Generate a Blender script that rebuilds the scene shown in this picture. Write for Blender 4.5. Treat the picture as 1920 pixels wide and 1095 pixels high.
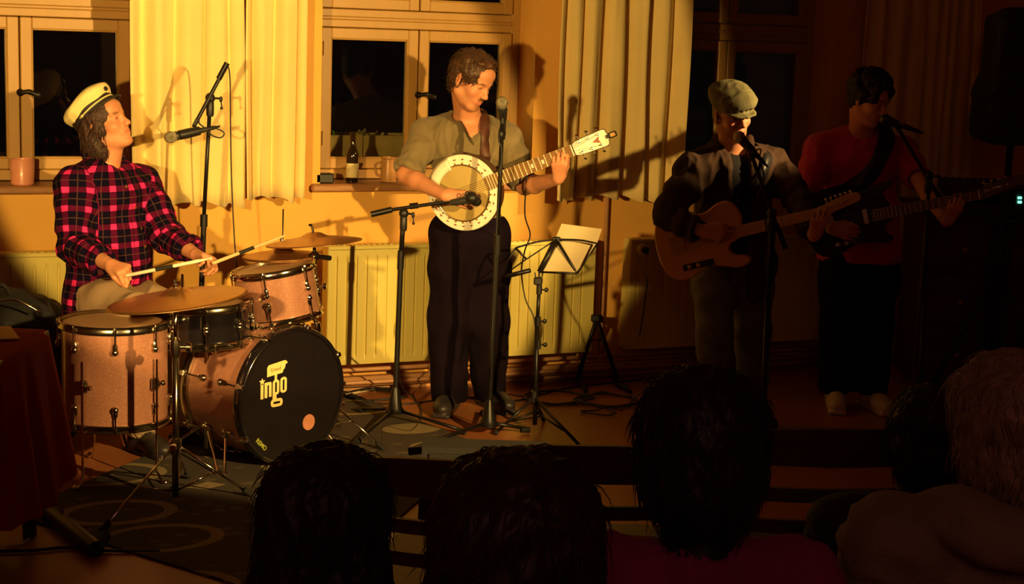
import bpy, math, random
import numpy as np
from mathutils import Vector, Matrix
from mathutils.bvhtree import BVHTree
random.seed(7); RNG = np.random.RandomState(7)
for o in list(bpy.data.objects): bpy.data.objects.remove(o)
SC = bpy.context.scene; COL = SC.collection
PI = math.pi

# ------------------------------------------------------------------ camera
FPX = 3000.0
YAW, PITCH, ROLL = math.radians(24), math.atan(487 / 3000), math.radians(2.0)
CAM = np.array([0, -7.47, 1.8])
FH = np.array([math.sin(YAW), math.cos(YAW), 0]); RH = np.array([math.cos(YAW), -math.sin(YAW), 0]); ZU = np.array([0, 0, 1.0])
CD = FH * math.cos(PITCH) - ZU * math.sin(PITCH)
_u0 = np.cross(RH, CD)
CR = RH * math.cos(ROLL) + _u0 * math.sin(ROLL); CU = _u0 * math.cos(ROLL) - RH * math.sin(ROLL)
cam_d = bpy.data.cameras.new('camera'); cam = bpy.data.objects.new('camera', cam_d); COL.objects.link(cam)
cam_d.sensor_width = 36; cam_d.lens = FPX / 1920 * 36; cam_d.clip_start = .05; cam_d.clip_end = 200
M = Matrix(((CR[0], CU[0], -CD[0], CAM[0]), (CR[1], CU[1], -CD[1], CAM[1]), (CR[2], CU[2], -CD[2], CAM[2]), (0, 0, 0, 1)))
cam.matrix_world = M; SC.camera = cam
SC.view_settings.view_transform = 'Standard'; SC.view_settings.look = 'None'; SC.view_settings.gamma = 1
SC.view_settings.use_curve_mapping = False; SC.view_settings.exposure = 0.0
def ray(x, y): return CD + CR * ((x - 960) / FPX) - CU * ((y - 547.5) / FPX)
def at(x, y, h):                      # the point seen at (x, y), h metres in front of the camera
    q = ray(x, y); return CAM + q * (h / q.dot(FH))
def gr(x, y, z=0.0):                  # the point on the floor (or at height z)
    q = ray(x, y); return CAM + q * ((z - CAM[2]) / q[2])
def wl(x, y, yy=0.0):                 # the point on the rear wall plane
    q = ray(x, y); return CAM + q * ((yy - CAM[1]) / q[1])
def vec(l, t, z): return unit(RH * l - FH * t + ZU * z)     # right of picture, towards the room, up
def unit(v): v = np.asarray(v, float); return v / max(1e-9, np.linalg.norm(v))

# ------------------------------------------------------------------ light
W = bpy.data.worlds.new('night'); SC.world = W; W.use_nodes = True
W.node_tree.nodes['Background'].inputs[0].default_value = (.010, .007, .006, 1); W.node_tree.nodes['Background'].inputs[1].default_value = .2
def spot(name, loc, target, power, col, size, blend=.25, rad=.06):
    l = bpy.data.lights.new(name, 'SPOT'); l.energy = power; l.color = col; l.spot_size = math.radians(size); l.spot_blend = blend; l.shadow_soft_size = rad
    o = bpy.data.objects.new(name, l); COL.objects.link(o); o.location = loc
    o.rotation_euler = (Vector(target) - Vector(loc)).to_track_quat('-Z', 'Y').to_euler(); return o
def lh(l, h, z): return CAM * np.array([1, 1, 0]) + RH * l + FH * h + ZU * z
AMBER = (1.0, .62, .17)
spot('stage_lamp_right', lh(2.2, 2.6, 2.1), at(530, 378, 7.1), 1450, AMBER, 31.8, .10, .05)
spot('stage_lamp_left', lh(-1.4, 2.6, 1.62), at(560, 180, 7.4), 720, AMBER, 35.4, .08, .05)
spot('stage_lamp_side', lh(3.2, 6.55, 2.35), at(1475, 205, 7.3), 850, (1.0, .62, .22), 14, .5, .04)
fill = bpy.data.lights.new('fill_light', 'AREA'); fill.energy = 8; fill.color = (1.0, .36, .30); fill.size = 1.2  # added soft fill from behind the camera, stands for no lamp in the room
fo = bpy.data.objects.new('fill_light', fill); COL.objects.link(fo); fo.location = lh(.3, -1.0, 2.9)
fo.rotation_euler = (Vector(at(1200, 600, 7)) - Vector(fo.location)).to_track_quat('-Z', 'Y').to_euler()

# ------------------------------------------------------------------ materials
def mat(name, col, rough=.6, metal=0.0, var=.12, scale=14, bump=.0, bscale=60, emit=None, alpha=None, spec=.5, sheen=0, coat=0, stretch=None, col2=None, pat=None):
    m = bpy.data.materials.new(name); m.use_nodes = True; nt = m.node_tree; b = nt.nodes['Principled BSDF']
    b.inputs['Roughness'].default_value = rough; b.inputs['Metallic'].default_value = metal
    b.inputs['Specular IOR Level'].default_value = spec; b.inputs['Sheen Weight'].default_value = sheen; b.inputs['Coat Weight'].default_value = coat
    tc = nt.nodes.new('ShaderNodeTexCoord'); src = tc.outputs['Object']
    if stretch:
        mp = nt.nodes.new('ShaderNodeMapping'); mp.inputs['Scale'].default_value = stretch; nt.links.new(src, mp.inputs[0]); src = mp.outputs[0]
    nz = nt.nodes.new('ShaderNodeTexNoise'); nz.inputs['Scale'].default_value = scale; nz.inputs['Detail'].default_value = 4; nt.links.new(src, nz.inputs['Vector'])
    rp = nt.nodes.new('ShaderNodeValToRGB'); nt.links.new(nz.outputs['Fac'], rp.inputs[0])
    c2 = col2 or tuple(min(1, c * (1 + var)) for c in col); c1 = col if col2 else tuple(c * (1 - var) for c in col)
    rp.color_ramp.elements[0].position = .3; rp.color_ramp.elements[1].position = .7
    rp.color_ramp.elements[0].color = (*c1, 1); rp.color_ramp.elements[1].color = (*c2, 1)
    out = rp.outputs[0]
    if pat: out = pat(nt, out, tc)
    nt.links.new(out, b.inputs['Base Color'])
    if bump:
        n2 = nt.nodes.new('ShaderNodeTexNoise'); n2.inputs['Scale'].default_value = bscale; n2.inputs['Detail'].default_value = 3; nt.links.new(src, n2.inputs['Vector'])
        bp = nt.nodes.new('ShaderNodeBump'); bp.inputs['Strength'].default_value = bump; bp.inputs['Distance'].default_value = .01
        nt.links.new(n2.outputs['Fac'], bp.inputs['Height']); nt.links.new(bp.outputs[0], b.inputs['Normal'])
    if emit:
        b.inputs['Emission Color'].default_value = (*emit[:3], 1); b.inputs['Emission Strength'].default_value = emit[3]
    return m
def nmath(nt, op, a, b=None, c=None):
    n = nt.nodes.new('ShaderNodeMath'); n.operation = op
    for i, v in enumerate((a, b, c)):
        if v is None: continue
        if isinstance(v, (int, float)): n.inputs[i].default_value = v
        else: nt.links.new(v, n.inputs[i])
    return n.outputs[0]
def nmix(nt, fac, a, b):
    n = nt.nodes.new('ShaderNodeMix'); n.data_type = 'RGBA'
    for i, v in ((0, fac), (6, a), (7, b)):
        if isinstance(v, (int, float)): n.inputs[i].default_value = v
        elif isinstance(v, tuple): n.inputs[i].default_value = (*v, 1)
        else: nt.links.new(v, n.inputs[i])
    return n.outputs[2]
def stripe(nt, x, period, lo, hi):      # 1 where frac(x / period) is between lo and hi
    f = nmath(nt, 'FRACT', nmath(nt, 'DIVIDE', x, period))
    return nmath(nt, 'MULTIPLY', nmath(nt, 'GREATER_THAN', f, lo), nmath(nt, 'LESS_THAN', f, hi))
def attr(nt, name):
    a = nt.nodes.new('ShaderNodeAttribute'); a.attribute_name = name; return a
def tint(nt, out, tc):                  # a painted mask: skin redness, lips, brows, beard
    a = attr(nt, 'tint'); return nmix(nt, a.outputs['Alpha'], out, a.outputs['Color'])
def plaid(nt, out, tc):
    a = attr(nt, 'pat'); s = nt.nodes.new('ShaderNodeSeparateXYZ'); nt.links.new(a.outputs['Vector'], s.inputs[0])
    u, v = s.outputs[0], s.outputs[1]
    fu = stripe(nt, u, .088, .0, .30); fv = stripe(nt, v, .080, .0, .30)
    both = nmath(nt, 'MULTIPLY', fu, fv); one = nmath(nt, 'MULTIPLY', nmath(nt, 'ADD', fu, fv), .5)
    c = nmix(nt, one, (.004, .002, .014), (.15, .004, .045)); c = nmix(nt, both, c, (.88, .03, .22))
    ln = nmath(nt, 'MAXIMUM', stripe(nt, u, .088, .62, .67), stripe(nt, v, .080, .62, .67))
    return nmix(nt, nmath(nt, 'MULTIPLY', ln, .35), c, (.16, .07, .05))

# ------------------------------------------------------------------ linking things
def setp(o, label=None, cat=None, group=None, kind=None):
    if label: o['label'] = label
    if cat: o['category'] = cat
    if group: o['group'] = group
    if kind: o['kind'] = kind
    return o
WL = {}
def thing(name, label, cat, loc, group=None, kind=None):
    o = bpy.data.objects.new(name, None); COL.objects.link(o); o.location = tuple(map(float, loc)); o.empty_display_size = .1
    WL[o.name] = np.array(loc, float); return setp(o, label, cat, group, kind)
def link(name, V, Fc, m, parent=None, smooth=False, mats=None, midx=None, quads=None):
    V = np.asarray(V, float); c = (V.min(0) + V.max(0)) / 2 if len(V) else np.zeros(3)
    me = bpy.data.meshes.new(name)
    if quads is not None:
        n = len(V); me.vertices.add(n); me.vertices.foreach_set('co', (V - c).astype(np.float32).ravel())
        q = len(quads); me.loops.add(q * 4); me.loops.foreach_set('vertex_index', quads.astype(np.int32).ravel())
        me.polygons.add(q); me.polygons.foreach_set('loop_start', np.arange(0, q * 4, 4, dtype=np.int32)); me.update(calc_edges=True)
    else:
        me.from_pydata([tuple(v) for v in (V - c)], [], Fc); me.update()
    if smooth: me.polygons.foreach_set('use_smooth', np.ones(len(me.polygons), bool))
    for mm in (mats or [m]): me.materials.append(mm)
    if midx: me.polygons.foreach_set('material_index', midx)
    o = bpy.data.objects.new(name, me); COL.objects.link(o)
    if parent is not None:
        o.parent = parent; o.location = tuple(c - WL[parent.name])
    else: o.location = tuple(c)
    WL[o.name] = c
    return o

def frame_of(n, ref=None):
    n = unit(n); r = np.array([0, 0, 1.0]) if ref is None else np.asarray(ref, float)
    if abs(n.dot(unit(r))) > .98: r = np.array([1.0, 0, 0])
    a = unit(np.cross(r, n)); return a, np.cross(n, a), n       # side, up-ish, n

class MB:
    def __init__(s): s.V = []; s.F = []; s.mi = []; s.cur = 0
    def add(s, V, F):
        o = len(s.V); s.V += [tuple(map(float, v)) for v in V]; s.F += [tuple(i + o for i in f) for f in F]; s.mi += [s.cur] * len(F); return s
    def box(s, lo, hi, R=None, c=None):
        lo = np.array(lo, float); hi = np.array(hi, float)
        P = np.array([[x, y, z] for z in (lo[2], hi[2]) for y in (lo[1], hi[1]) for x in (lo[0], hi[0])])
        if R is not None: P = P @ np.array(R).T + (np.zeros(3) if c is None else np.array(c))
        return s.add(P, [(0, 2, 3, 1), (4, 5, 7, 6), (0, 1, 5, 4), (2, 6, 7, 3), (0, 4, 6, 2), (1, 3, 7, 5)])
    def bbox(s, lo, hi, b=.004, R=None, c=None):       # box with chamfered edges
        lo = np.array(lo, float); hi = np.array(hi, float); ce = (lo + hi) / 2; hf = (hi - lo) / 2; b = min(b, hf.min() * .9)
        P = []; idx = {}
        for sx in (-1, 1):
            for sy in (-1, 1):
                for sz in (-1, 1):
                    for ax in range(3):
                        p = np.array([sx, sy, sz]) * (hf - b); p[ax] = [sx, sy, sz][ax] * hf[ax]; idx[(sx, sy, sz, ax)] = len(P); P.append(p + ce)
        F = []
        for ax in range(3):
            a1, a2 = (ax + 1) % 3, (ax + 2) % 3
            for sg in (-1, 1):
                f = []
                for u, v in ((-1, -1), (1, -1), (1, 1), (-1, 1)):
                    t = [0, 0, 0]; t[ax] = sg; t[a1] = u; t[a2] = v; f.append(idx[(*t, ax)])
                F.append(tuple(f if sg > 0 else f[::-1]))
        for ax in range(3):
            a1, a2 = (ax + 1) % 3, (ax + 2) % 3
            for u in (-1, 1):
                for v in (-1, 1):
                    t0 = [0, 0, 0]; t0[ax] = -1; t0[a1] = u; t0[a2] = v; t1 = list(t0); t1[ax] = 1
                    f = (idx[(*t0, a1)], idx[(*t1, a1)], idx[(*t1, a2)], idx[(*t0, a2)]); F.append(f if u * v > 0 else f[::-1])
        for k in [(x, y, z) for x in (-1, 1) for y in (-1, 1) for z in (-1, 1)]:
            f = tuple(idx[(*k, a)] for a in range(3)); F.append(f if k[0] * k[1] * k[2] > 0 else f[::-1])
        P = np.array(P)
        if R is not None: P = P @ np.array(R).T + (np.zeros(3) if c is None else np.array(c))
        return s.add(P, F)
    def tube(s, pts, r, n=8, cap=True, flat=None):
        pts = [np.array(p, float) for p in pts]; m = len(pts)
        rs = [r] * m if not hasattr(r, '__len__') else list(r)
        V = []; F = []; prev = None
        for i, p in enumerate(pts):
            t = unit((pts[min(i + 1, m - 1)] - pts[max(i - 1, 0)]))
            if prev is None: a, b, _ = frame_of(t)
            else: a = unit(prev - t * prev.dot(t)); b = np.cross(t, a)
            prev = a
            for k in range(n):
                an = 2 * PI * k / n; V.append(p + (a * math.cos(an) + b * math.sin(an)) * rs[i])
        for i in range(m - 1):
            for k in range(n): F.append((i * n + k, i * n + (k + 1) % n, (i + 1) * n + (k + 1) % n, (i + 1) * n + k))
        if cap: F.append(tuple(range(n))[::-1]); F.append(tuple((m - 1) * n + k for k in range(n)))
        return s.add(V, F)
    def lathe(s, c, ax, prof, n=32, ref=None, cap=True):      # prof: (distance along ax, radius)
        c = np.array(c, float); a, b, ax = frame_of(ax, ref); V = []; F = []; m = len(prof)
        for (t, r) in prof:
            for k in range(n):
                an = 2 * PI * k / n; V.append(c + ax * t + (a * math.cos(an) + b * math.sin(an)) * r)
        for i in range(m - 1):
            for k in range(n): F.append((i * n + k, i * n + (k + 1) % n, (i + 1) * n + (k + 1) % n, (i + 1) * n + k))
        if cap: F.append(tuple(range(n))[::-1]); F.append(tuple((m - 1) * n + k for k in range(n)))
        return s.add(V, F)
    def ring(s, c, ax, R, r, n=40, m=8, ry=None):
        c = np.array(c, float); a, b, ax = frame_of(ax); V = []; F = []
        for k in range(n):
            an = 2 * PI * k / n; d = a * math.cos(an) + b * math.sin(an)
            for j in range(m):
                bn = 2 * PI * j / m; V.append(c + d * (R + r * math.cos(bn)) + ax * (ry or r) * math.sin(bn))
        for k in range(n):
            for j in range(m): F.append((k * m + j, k * m + (j + 1) % m, ((k + 1) % n) * m + (j + 1) % m, ((k + 1) % n) * m + j)[::-1])
        return s.add(V, F)
    def ball(s, c, r, ax=(0, 0, 1), n=16, m=10, R=None):
        r = np.array(r if hasattr(r, '__len__') else (r, r, r), float); c = np.array(c, float)
        A = np.array(R) if R is not None else np.eye(3); V = []; F = []
        for i in range(m + 1):
            th = PI * i / m
            for k in range(n):
                an = 2 * PI * k / n; V.append(c + A @ (r * np.array([math.sin(th) * math.cos(an), math.sin(th) * math.sin(an), -math.cos(th)])))
        for i in range(m):
            for k in range(n): F.append((i * n + k, i * n + (k + 1) % n, (i + 1) * n + (k + 1) % n, (i + 1) * n + k))
        return s.add(V, F)
    def prism(s, poly, o, ex, ey, ez, t, cham=0.0):       # outline (x, y) in the frame ex, ey at o, t thick along ez; rounded edge by cham
        o = np.array(o, float); poly = np.array(poly, float); n = len(poly)
        ar = .5 * np.sum(poly[:, 0] * np.roll(poly[:, 1], -1) - np.roll(poly[:, 0], -1) * poly[:, 1])
        if ar < 0: poly = poly[::-1]
        P = poly; nx = np.roll(P, -1, 0) - np.roll(P, 1, 0); nn = np.stack([nx[:, 1], -nx[:, 0]], 1); nn /= np.maximum(1e-9, np.linalg.norm(nn, axis=1))[:, None]
        L = [(0, cham), (cham, 0), (t - cham, 0), (t, cham)] if cham else [(0, 0), (t, 0)]
        V = []; F = []
        for z, ins in L:
            for q in P - nn * ins: V.append(o + np.array(ex) * q[0] + np.array(ey) * q[1] + np.array(ez) * z)
        for i in range(len(L) - 1):
            for k in range(n): F.append((i * n + k, i * n + (k + 1) % n, (i + 1) * n + (k + 1) % n, (i + 1) * n + k))
        F.append(tuple(range(n))[::-1]); F.append(tuple((len(L) - 1) * n + k for k in range(n)))
        if np.cross(ex, ey).dot(np.array(ez)) < 0: F = [f[::-1] for f in F]
        return s.add(V, F)
    def build(s, name, m, parent=None, smooth=False, mats=None):
        o = link(name, s.V, s.F, m, parent, smooth, mats, s.mi if mats else None)
        if smooth == 'auto':
            import bmesh
            bm = bmesh.new(); bm.from_mesh(o.data)
            for e in bm.edges:
                if len(e.link_faces) == 2 and e.calc_face_angle(0) > .65: e.smooth = False
            for f in bm.faces: f.smooth = True
            bm.to_mesh(o.data); bm.free()
        return o
def curve_pts(P, n=8):                 # Catmull-Rom through the points
    P = [np.array(p, float) for p in P]; P = [2 * P[0] - P[1]] + P + [2 * P[-1] - P[-2]]; out = []
    for i in range(1, len(P) - 2):
        for j in range(n):
            t = j / n; a, b, c, d = P[i - 1], P[i], P[i + 1], P[i + 2]
            out.append(.5 * (2 * b + (c - a) * t + (2 * a - 5 * b + 4 * c - d) * t * t + (3 * b - a - 3 * c + d) * t ** 3))
    return out + [P[-2]]

# ------------------------------------------------------------------ organic surfaces: distance fields turned into one mesh
class SDF:
    def __init__(s, vox=.005): s.vox = vox; s.P = []; s.uvf = []; s.paint = []; s.wr = 0; s.wf = 1
    def cap(s, a, b, ra, rb=None, k=.02, flat=None, sub=False, cut=False, ring=None):
        a = np.array(a, float); b = np.array(b, float); rb = ra if rb is None else rb
        m = max(ra, rb) * (flat[1] if flat and flat[1] > 1 else 1); s.P.append(('c', np.minimum(a, b) - m, np.maximum(a, b) + m, (a, b, ra, rb, flat, cut, ring), k, sub)); return s
    def ell(s, c, r, R=None, k=.02, sub=False):
        c = np.array(c, float); r = np.array(r, float); R = np.eye(3) if R is None else np.array(R).T    # rows given as axes
        e = np.abs(R) @ r; s.P.append(('e', c - e, c + e, (c, r, R), k, sub)); return s
    def box(s, c, hf, R=None, rnd=.01, k=.01, sub=False):
        c = np.array(c, float); hf = np.array(hf, float); R = np.eye(3) if R is None else np.array(R).T
        e = np.abs(R) @ hf; s.P.append(('b', c - e, c + e, (c, hf, R, rnd), k, sub)); return s
    def half(s, c, n, ext=.5): s.P.append(('h', None, None, (np.array(c, float), unit(n)), 0, True)); return s   # cut away the side n points to
    def dist(s, kind, d, X, Y, Z):
        if kind == 'c':
            a, b, ra, rb, flat, cut, ring = d; px, py, pz = X - a[0], Y - a[1], Z - a[2]; ba = b - a; L2 = max(1e-9, ba.dot(ba))
            if flat is not None:
                nrm, sc = unit(flat[0]), flat[1]; q = px * nrm[0] + py * nrm[1] + pz * nrm[2]; qa = ba.dot(nrm); g = (1 / sc - 1)
                px = px + q * g * nrm[0]; py = py + q * g * nrm[1]; pz = pz + q * g * nrm[2]; ba = ba + nrm * qa * g; L2 = max(1e-9, ba.dot(ba))
            h0 = (px * ba[0] + py * ba[1] + pz * ba[2]) / L2; h = np.clip(h0, 0, 1)
            r = ra + (rb - ra) * h
            if ring: r = r + ring[0] * np.sin(h * math.sqrt(L2) / ring[1] * 2 * PI + 60 * (px * .6 + py * .5 + pz * .2))
            v = np.sqrt((px - h * ba[0]) ** 2 + (py - h * ba[1]) ** 2 + (pz - h * ba[2]) ** 2) - r
            if flat is not None and flat[1] < 1: v = v * flat[1]
            if cut: v = np.maximum(v, (h0 - 1) * math.sqrt(L2))
            return v
        if kind == 'e':
            c, r, R = d; px, py, pz = X - c[0], Y - c[1], Z - c[2]
            q = [(px * R[0, i] + py * R[1, i] + pz * R[2, i]) for i in range(3)]
            k0 = np.sqrt(sum((q[i] / r[i]) ** 2 for i in range(3))); k1 = np.sqrt(sum((q[i] / r[i] ** 2) ** 2 for i in range(3)))
            return k0 * (k0 - 1) / np.maximum(k1, 1e-6)
        if kind == 'b':
            c, hf, R, rnd = d; px, py, pz = X - c[0], Y - c[1], Z - c[2]
            q = [np.abs(px * R[0, i] + py * R[1, i] + pz * R[2, i]) - hf[i] + rnd for i in range(3)]
            return np.sqrt(sum(np.maximum(v, 0) ** 2 for v in q)) + np.minimum(np.maximum(np.maximum(q[0], q[1]), q[2]), 0) - rnd
    def mesh(s):
        vx = s.vox; lo = np.min([p[1] for p in s.P if not p[5]], 0) - .03; hi = np.max([p[2] for p in s.P if not p[5]], 0) + .03
        n = np.ceil((hi - lo) / vx).astype(int) + 1; ax = [lo[i] + vx * np.arange(n[i]) for i in range(3)]
        Fd = np.full(n, .15, np.float32)
        for kind, plo, phi, d, k, sub in s.P:
            if kind == 'h':
                c, nn = d
                pl = ((ax[0] - c[0]) * nn[0])[:, None, None] + ((ax[1] - c[1]) * nn[1])[None, :, None] + ((ax[2] - c[2]) * nn[2])[None, None, :]
                Fd = np.maximum(Fd, pl.astype(np.float32)); continue
            mg = k + 2.5 * vx; i0 = np.clip(np.floor((plo - mg - lo) / vx).astype(int), 0, n); i1 = np.clip(np.ceil((phi + mg - lo) / vx).astype(int) + 1, 0, n)
            if (i1 <= i0).any(): continue
            X = ax[0][i0[0]:i1[0], None, None]; Y = ax[1][None, i0[1]:i1[1], None]; Z = ax[2][None, None, i0[2]:i1[2]]
            v = s.dist(kind, d, X, Y, Z); sl = tuple(slice(i0[j], i1[j]) for j in range(3)); f = Fd[sl]
            if sub:
                v = -v
                if k > 0: h = np.maximum(k - np.abs(f - v), 0) / k; Fd[sl] = np.maximum(f, v) + h * h * k * .25
                else: Fd[sl] = np.maximum(f, v)
            else:
                if k > 0: h = np.maximum(k - np.abs(f - v), 0) / k; Fd[sl] = np.minimum(f, v) - h * h * k * .25
                else: Fd[sl] = np.minimum(f, v)
        sg = Fd < 0; cells = []; pos = []; quads = []; cn = n - 1
        def cid(i, j, k): return (i * cn[1] + j) * cn[2] + k
        for a in range(3):
            s0 = [slice(None)] * 3; s1 = [slice(None)] * 3; s0[a] = slice(0, -1); s1[a] = slice(1, None)
            idx = np.argwhere(sg[tuple(s0)] != sg[tuple(s1)])
            b, c = (a + 1) % 3, (a + 2) % 3
            ok = (idx[:, b] > 0) & (idx[:, c] > 0) & (idx[:, b] < cn[b]) & (idx[:, c] < cn[c]); idx = idx[ok]
            nx = idx.copy(); nx[:, a] += 1; f0 = Fd[tuple(idx.T)]; f1 = Fd[tuple(nx.T)]; t = f0 / (f0 - f1)
            p = idx.astype(float); p[:, a] += t; q = []
            for db, dc in ((1, 1), (0, 1), (0, 0), (1, 0)):
                ci = idx.copy(); ci[:, b] -= db; ci[:, c] -= dc; q.append(cid(*ci.T)); cells.append(q[-1]); pos.append(p)
            q = np.stack(q, 1); neg = f0 >= 0; q[neg] = q[neg][:, ::-1]; quads.append(q)
        cells = np.concatenate(cells); pos = np.concatenate(pos); quads = np.concatenate(quads)
        u, inv = np.unique(cells, return_inverse=True); cnt = np.bincount(inv)
        V = np.stack([np.bincount(inv, pos[:, i]) / cnt for i in range(3)], 1) * vx + lo
        Q = np.searchsorted(u, quads)
        tv = np.einsum('ij,ij->i', V[Q[:, 0]] - lo, np.cross(V[Q[:, 1]] - lo, V[Q[:, 2]] - lo)).sum()
        if tv < 0: Q = Q[:, ::-1].copy()
        # one light smoothing pass
        for _ in range(2):
            acc = np.zeros_like(V); w = np.zeros(len(V))
            for i in range(4):
                for nb in ((i + 1) % 4, (i + 3) % 4):
                    for c3 in range(3): acc[:, c3] += np.bincount(Q[:, i], V[Q[:, nb], c3], len(V))
                    w += np.bincount(Q[:, i], minlength=len(V))
            V = V * .55 + acc / np.maximum(w, 1)[:, None] * .45
        return V, Q
    def build(s, name, m, parent=None, wrinkle=None, base=(0, 0, 0)):
        V, Q = s.mesh()
        if wrinkle: V = displace(V, Q, wrinkle)
        o = link(name, V, None, m, parent, True, quads=Q); me = o.data
        if s.uvf:
            best = np.full(len(V), 1e9); U = np.zeros((len(V), 3), np.float32)
            for a, b, r, ref in s.uvf:
                a = np.array(a, float); b = np.array(b, float); L = np.linalg.norm(b - a); d = (b - a) / L; t = (V - a) @ d; tc = np.clip(t, 0, L)
                q = V - a - tc[:, None] * d; dd = np.linalg.norm(q, axis=1) - r; s1 = unit(np.asarray(ref) - d * d.dot(ref)); s2 = np.cross(d, s1)
                w = dd < best; best[w] = dd[w]; an = np.arctan2(q @ s2, q @ s1); U[w, 0] = (an * (r + .02))[w] + 3; U[w, 1] = t[w] + 3
            at_ = me.attributes.new('pat', 'FLOAT_VECTOR', 'POINT'); at_.data.foreach_set('vector', U.ravel())
        if s.paint:
            C4 = np.zeros((len(V), 4), np.float32)
            for c, r, col, st, sharp in s.paint:     # centre, radii (scalar or (r3, R)), colour, strength, falloff
                if isinstance(r, tuple): q = ((V - c) @ np.array(r[1]).T) / np.array(r[0])
                else: q = (V - c) / r
                w = np.clip((1 - np.linalg.norm(q, axis=1)) * sharp, 0, 1) * st
                na = C4[:, 3] + w * (1 - C4[:, 3])
                for i in range(3): C4[:, i] = np.where(na > 0, (C4[:, i] * C4[:, 3] * (1 - w) + col[i] * w) / np.maximum(na, 1e-6), 0)
                C4[:, 3] = np.clip(na, 0, 1)
            at_ = me.attributes.new('tint', 'FLOAT_COLOR', 'POINT'); at_.data.foreach_set('color', C4.ravel())
        return o
def vnormals(V, Q):
    n = np.cross(V[Q[:, 2]] - V[Q[:, 0]], V[Q[:, 3]] - V[Q[:, 1]]); N = np.zeros_like(V)
    for i in range(4):
        for c in range(3): N[:, c] += np.bincount(Q[:, i], n[:, c], len(V))
    return N / np.maximum(1e-12, np.linalg.norm(N, axis=1))[:, None]
def snoise(P, seed=0):                 # smooth pseudo noise, about -1..1
    r = np.random.RandomState(seed); v = np.zeros(len(P))
    for i in range(7):
        k = r.normal(size=3); k = k / np.linalg.norm(k) * (.6 + i * .28); v += np.sin(P @ k * 2 * PI + r.uniform(0, 6.28) + 1.3 * np.sin(P @ r.normal(size=3) * 3)) / (1 + .25 * i)
    return v / 2.6
def displace(V, Q, layers):
    N = vnormals(V, Q)
    for (amp, freq, seed) in layers:
        fr = np.array(freq if hasattr(freq, '__len__') else (freq,) * 3, float); n = snoise(V * fr, seed); V = V + N * (amp * (1 - np.abs(n) * 1.6))[:, None]
    return V
# ------------------------------------------------------------------ people
SKIN = mat('skin', (.60, .255, .14), .48, 0, .06, 40, .10, 420, pat=tint, spec=.4)
def basis(fwd, up):
    y = unit(fwd); z = unit(np.array(up) - y * y.dot(up)); return np.array([np.cross(y, z), y, z]) * np.array([[-1], [1], [1]])   # rows: left of the person, forward, up
class Head:
    def __init__(s, c, fwd, up, sc=.95):
        s.c = np.array(c, float); s.R = basis(fwd, up); s.sc = sc
    def p(s, x, y, z): return s.c + (s.R[0] * x + s.R[1] * y + s.R[2] * z) * s.sc
    def r(s, *v): return [q * s.sc for q in v]
def head_field(F, H, smile=0.0, nose=1.0, jaw=1.0, ears=True, mouth_open=0.0):
    e = lambda p, r, k=.02, sub=False: F.ell(H.p(*p), H.r(*r), H.R, k, sub)
    e((0, -.012, .036), (.077, .096, .084), .03)
    e((0, .034, -.03), (.060 * jaw, .062, .082), .03)
    e((0, .074, .055), (.05, .022, .035), .03)
    for sx in (-1, 1):
        F.cap(H.p(sx * .055 * jaw, -.005, -.062), H.p(sx * .018, .062, -.104), .017, .015, .03)
        e((sx * .043, .060, -.028), (.022, .024, .02), .02)
        e((sx * .034, .100, .002), (.020, .017, .012), .012, True)
        e((sx * .032, .078, .002), (.0135, .0125, .0115), .003)
        F.cap(H.p(sx * .02, .0895, .0065), H.p(sx * .045, .083, .003), .0028, .0028, .002)
        F.cap(H.p(sx * .012, .094, .022), H.p(sx * .048, .080, .022), .0075, .005, .012)
        e((sx * .0125, .104, -.036), (.0088, .0105, .0075), .006)
        e((sx * .007, .106, -.044), (.0035, .005, .004), .002, True)
        F.cap(H.p(sx * .02, .092, -.042), H.p(sx * (.034 + .004 * smile), .075, -.07), .0016, .0016, .008, sub=True) if smile else None
        if ears:
            tilt = .22; ex = unit(H.R[0] * sx * .93 - H.R[1] * .36); ez = unit(H.R[2] + H.R[1] * -tilt); ey = np.cross(ez, ex); RR = np.array([ex, ey, ez])
            c0 = H.p(sx * .080, -.012, -.008)
            F.ell(c0, H.r(.0075, .0175, .031), RR, .006); F.ell(c0 + ex * .008 + unit(H.R[1]) * .002, H.r(.006, .010, .020), RR, .003, True)
            F.ell(H.p(sx * .078, -.004, -.034), H.r(.0065, .008, .009), RR, .005)
    F.cap(H.p(0, .088, .014), H.p(0, .108 + .004 * (nose - 1), -.026), .0085, .0105, .012)
    e((0, .112 * (1 + .05 * (nose - 1)), -.033), (.0115, .0115, .0105), .008)
    e((0, .080, -.105), (.022, .017, .016), .02)
    e((0, .083, -.066), (.030, .018, .017), .015)
    w = .023 + .006 * smile; up = .004 * smile
    for sx in (-1, 1):
        F.cap(H.p(0, .1005, -.0625), H.p(sx * w, .086, -.066 + up), .0050, .0025, .004)
        F.cap(H.p(0, .0985, -.0735 - mouth_open), H.p(sx * w * .9, .085, -.069 + up - mouth_open * .5), .0058, .0025, .005)
        F.cap(H.p(0, .106, -.068 - mouth_open * .5), H.p(sx * w * .95, .091, -.0675 + up), .0016 + mouth_open * .6, .0012, .002, sub=True)
    F.cap(H.p(0, .1065, -.050), H.p(0, .103, -.058), .002, .002, .005, sub=True)
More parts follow.
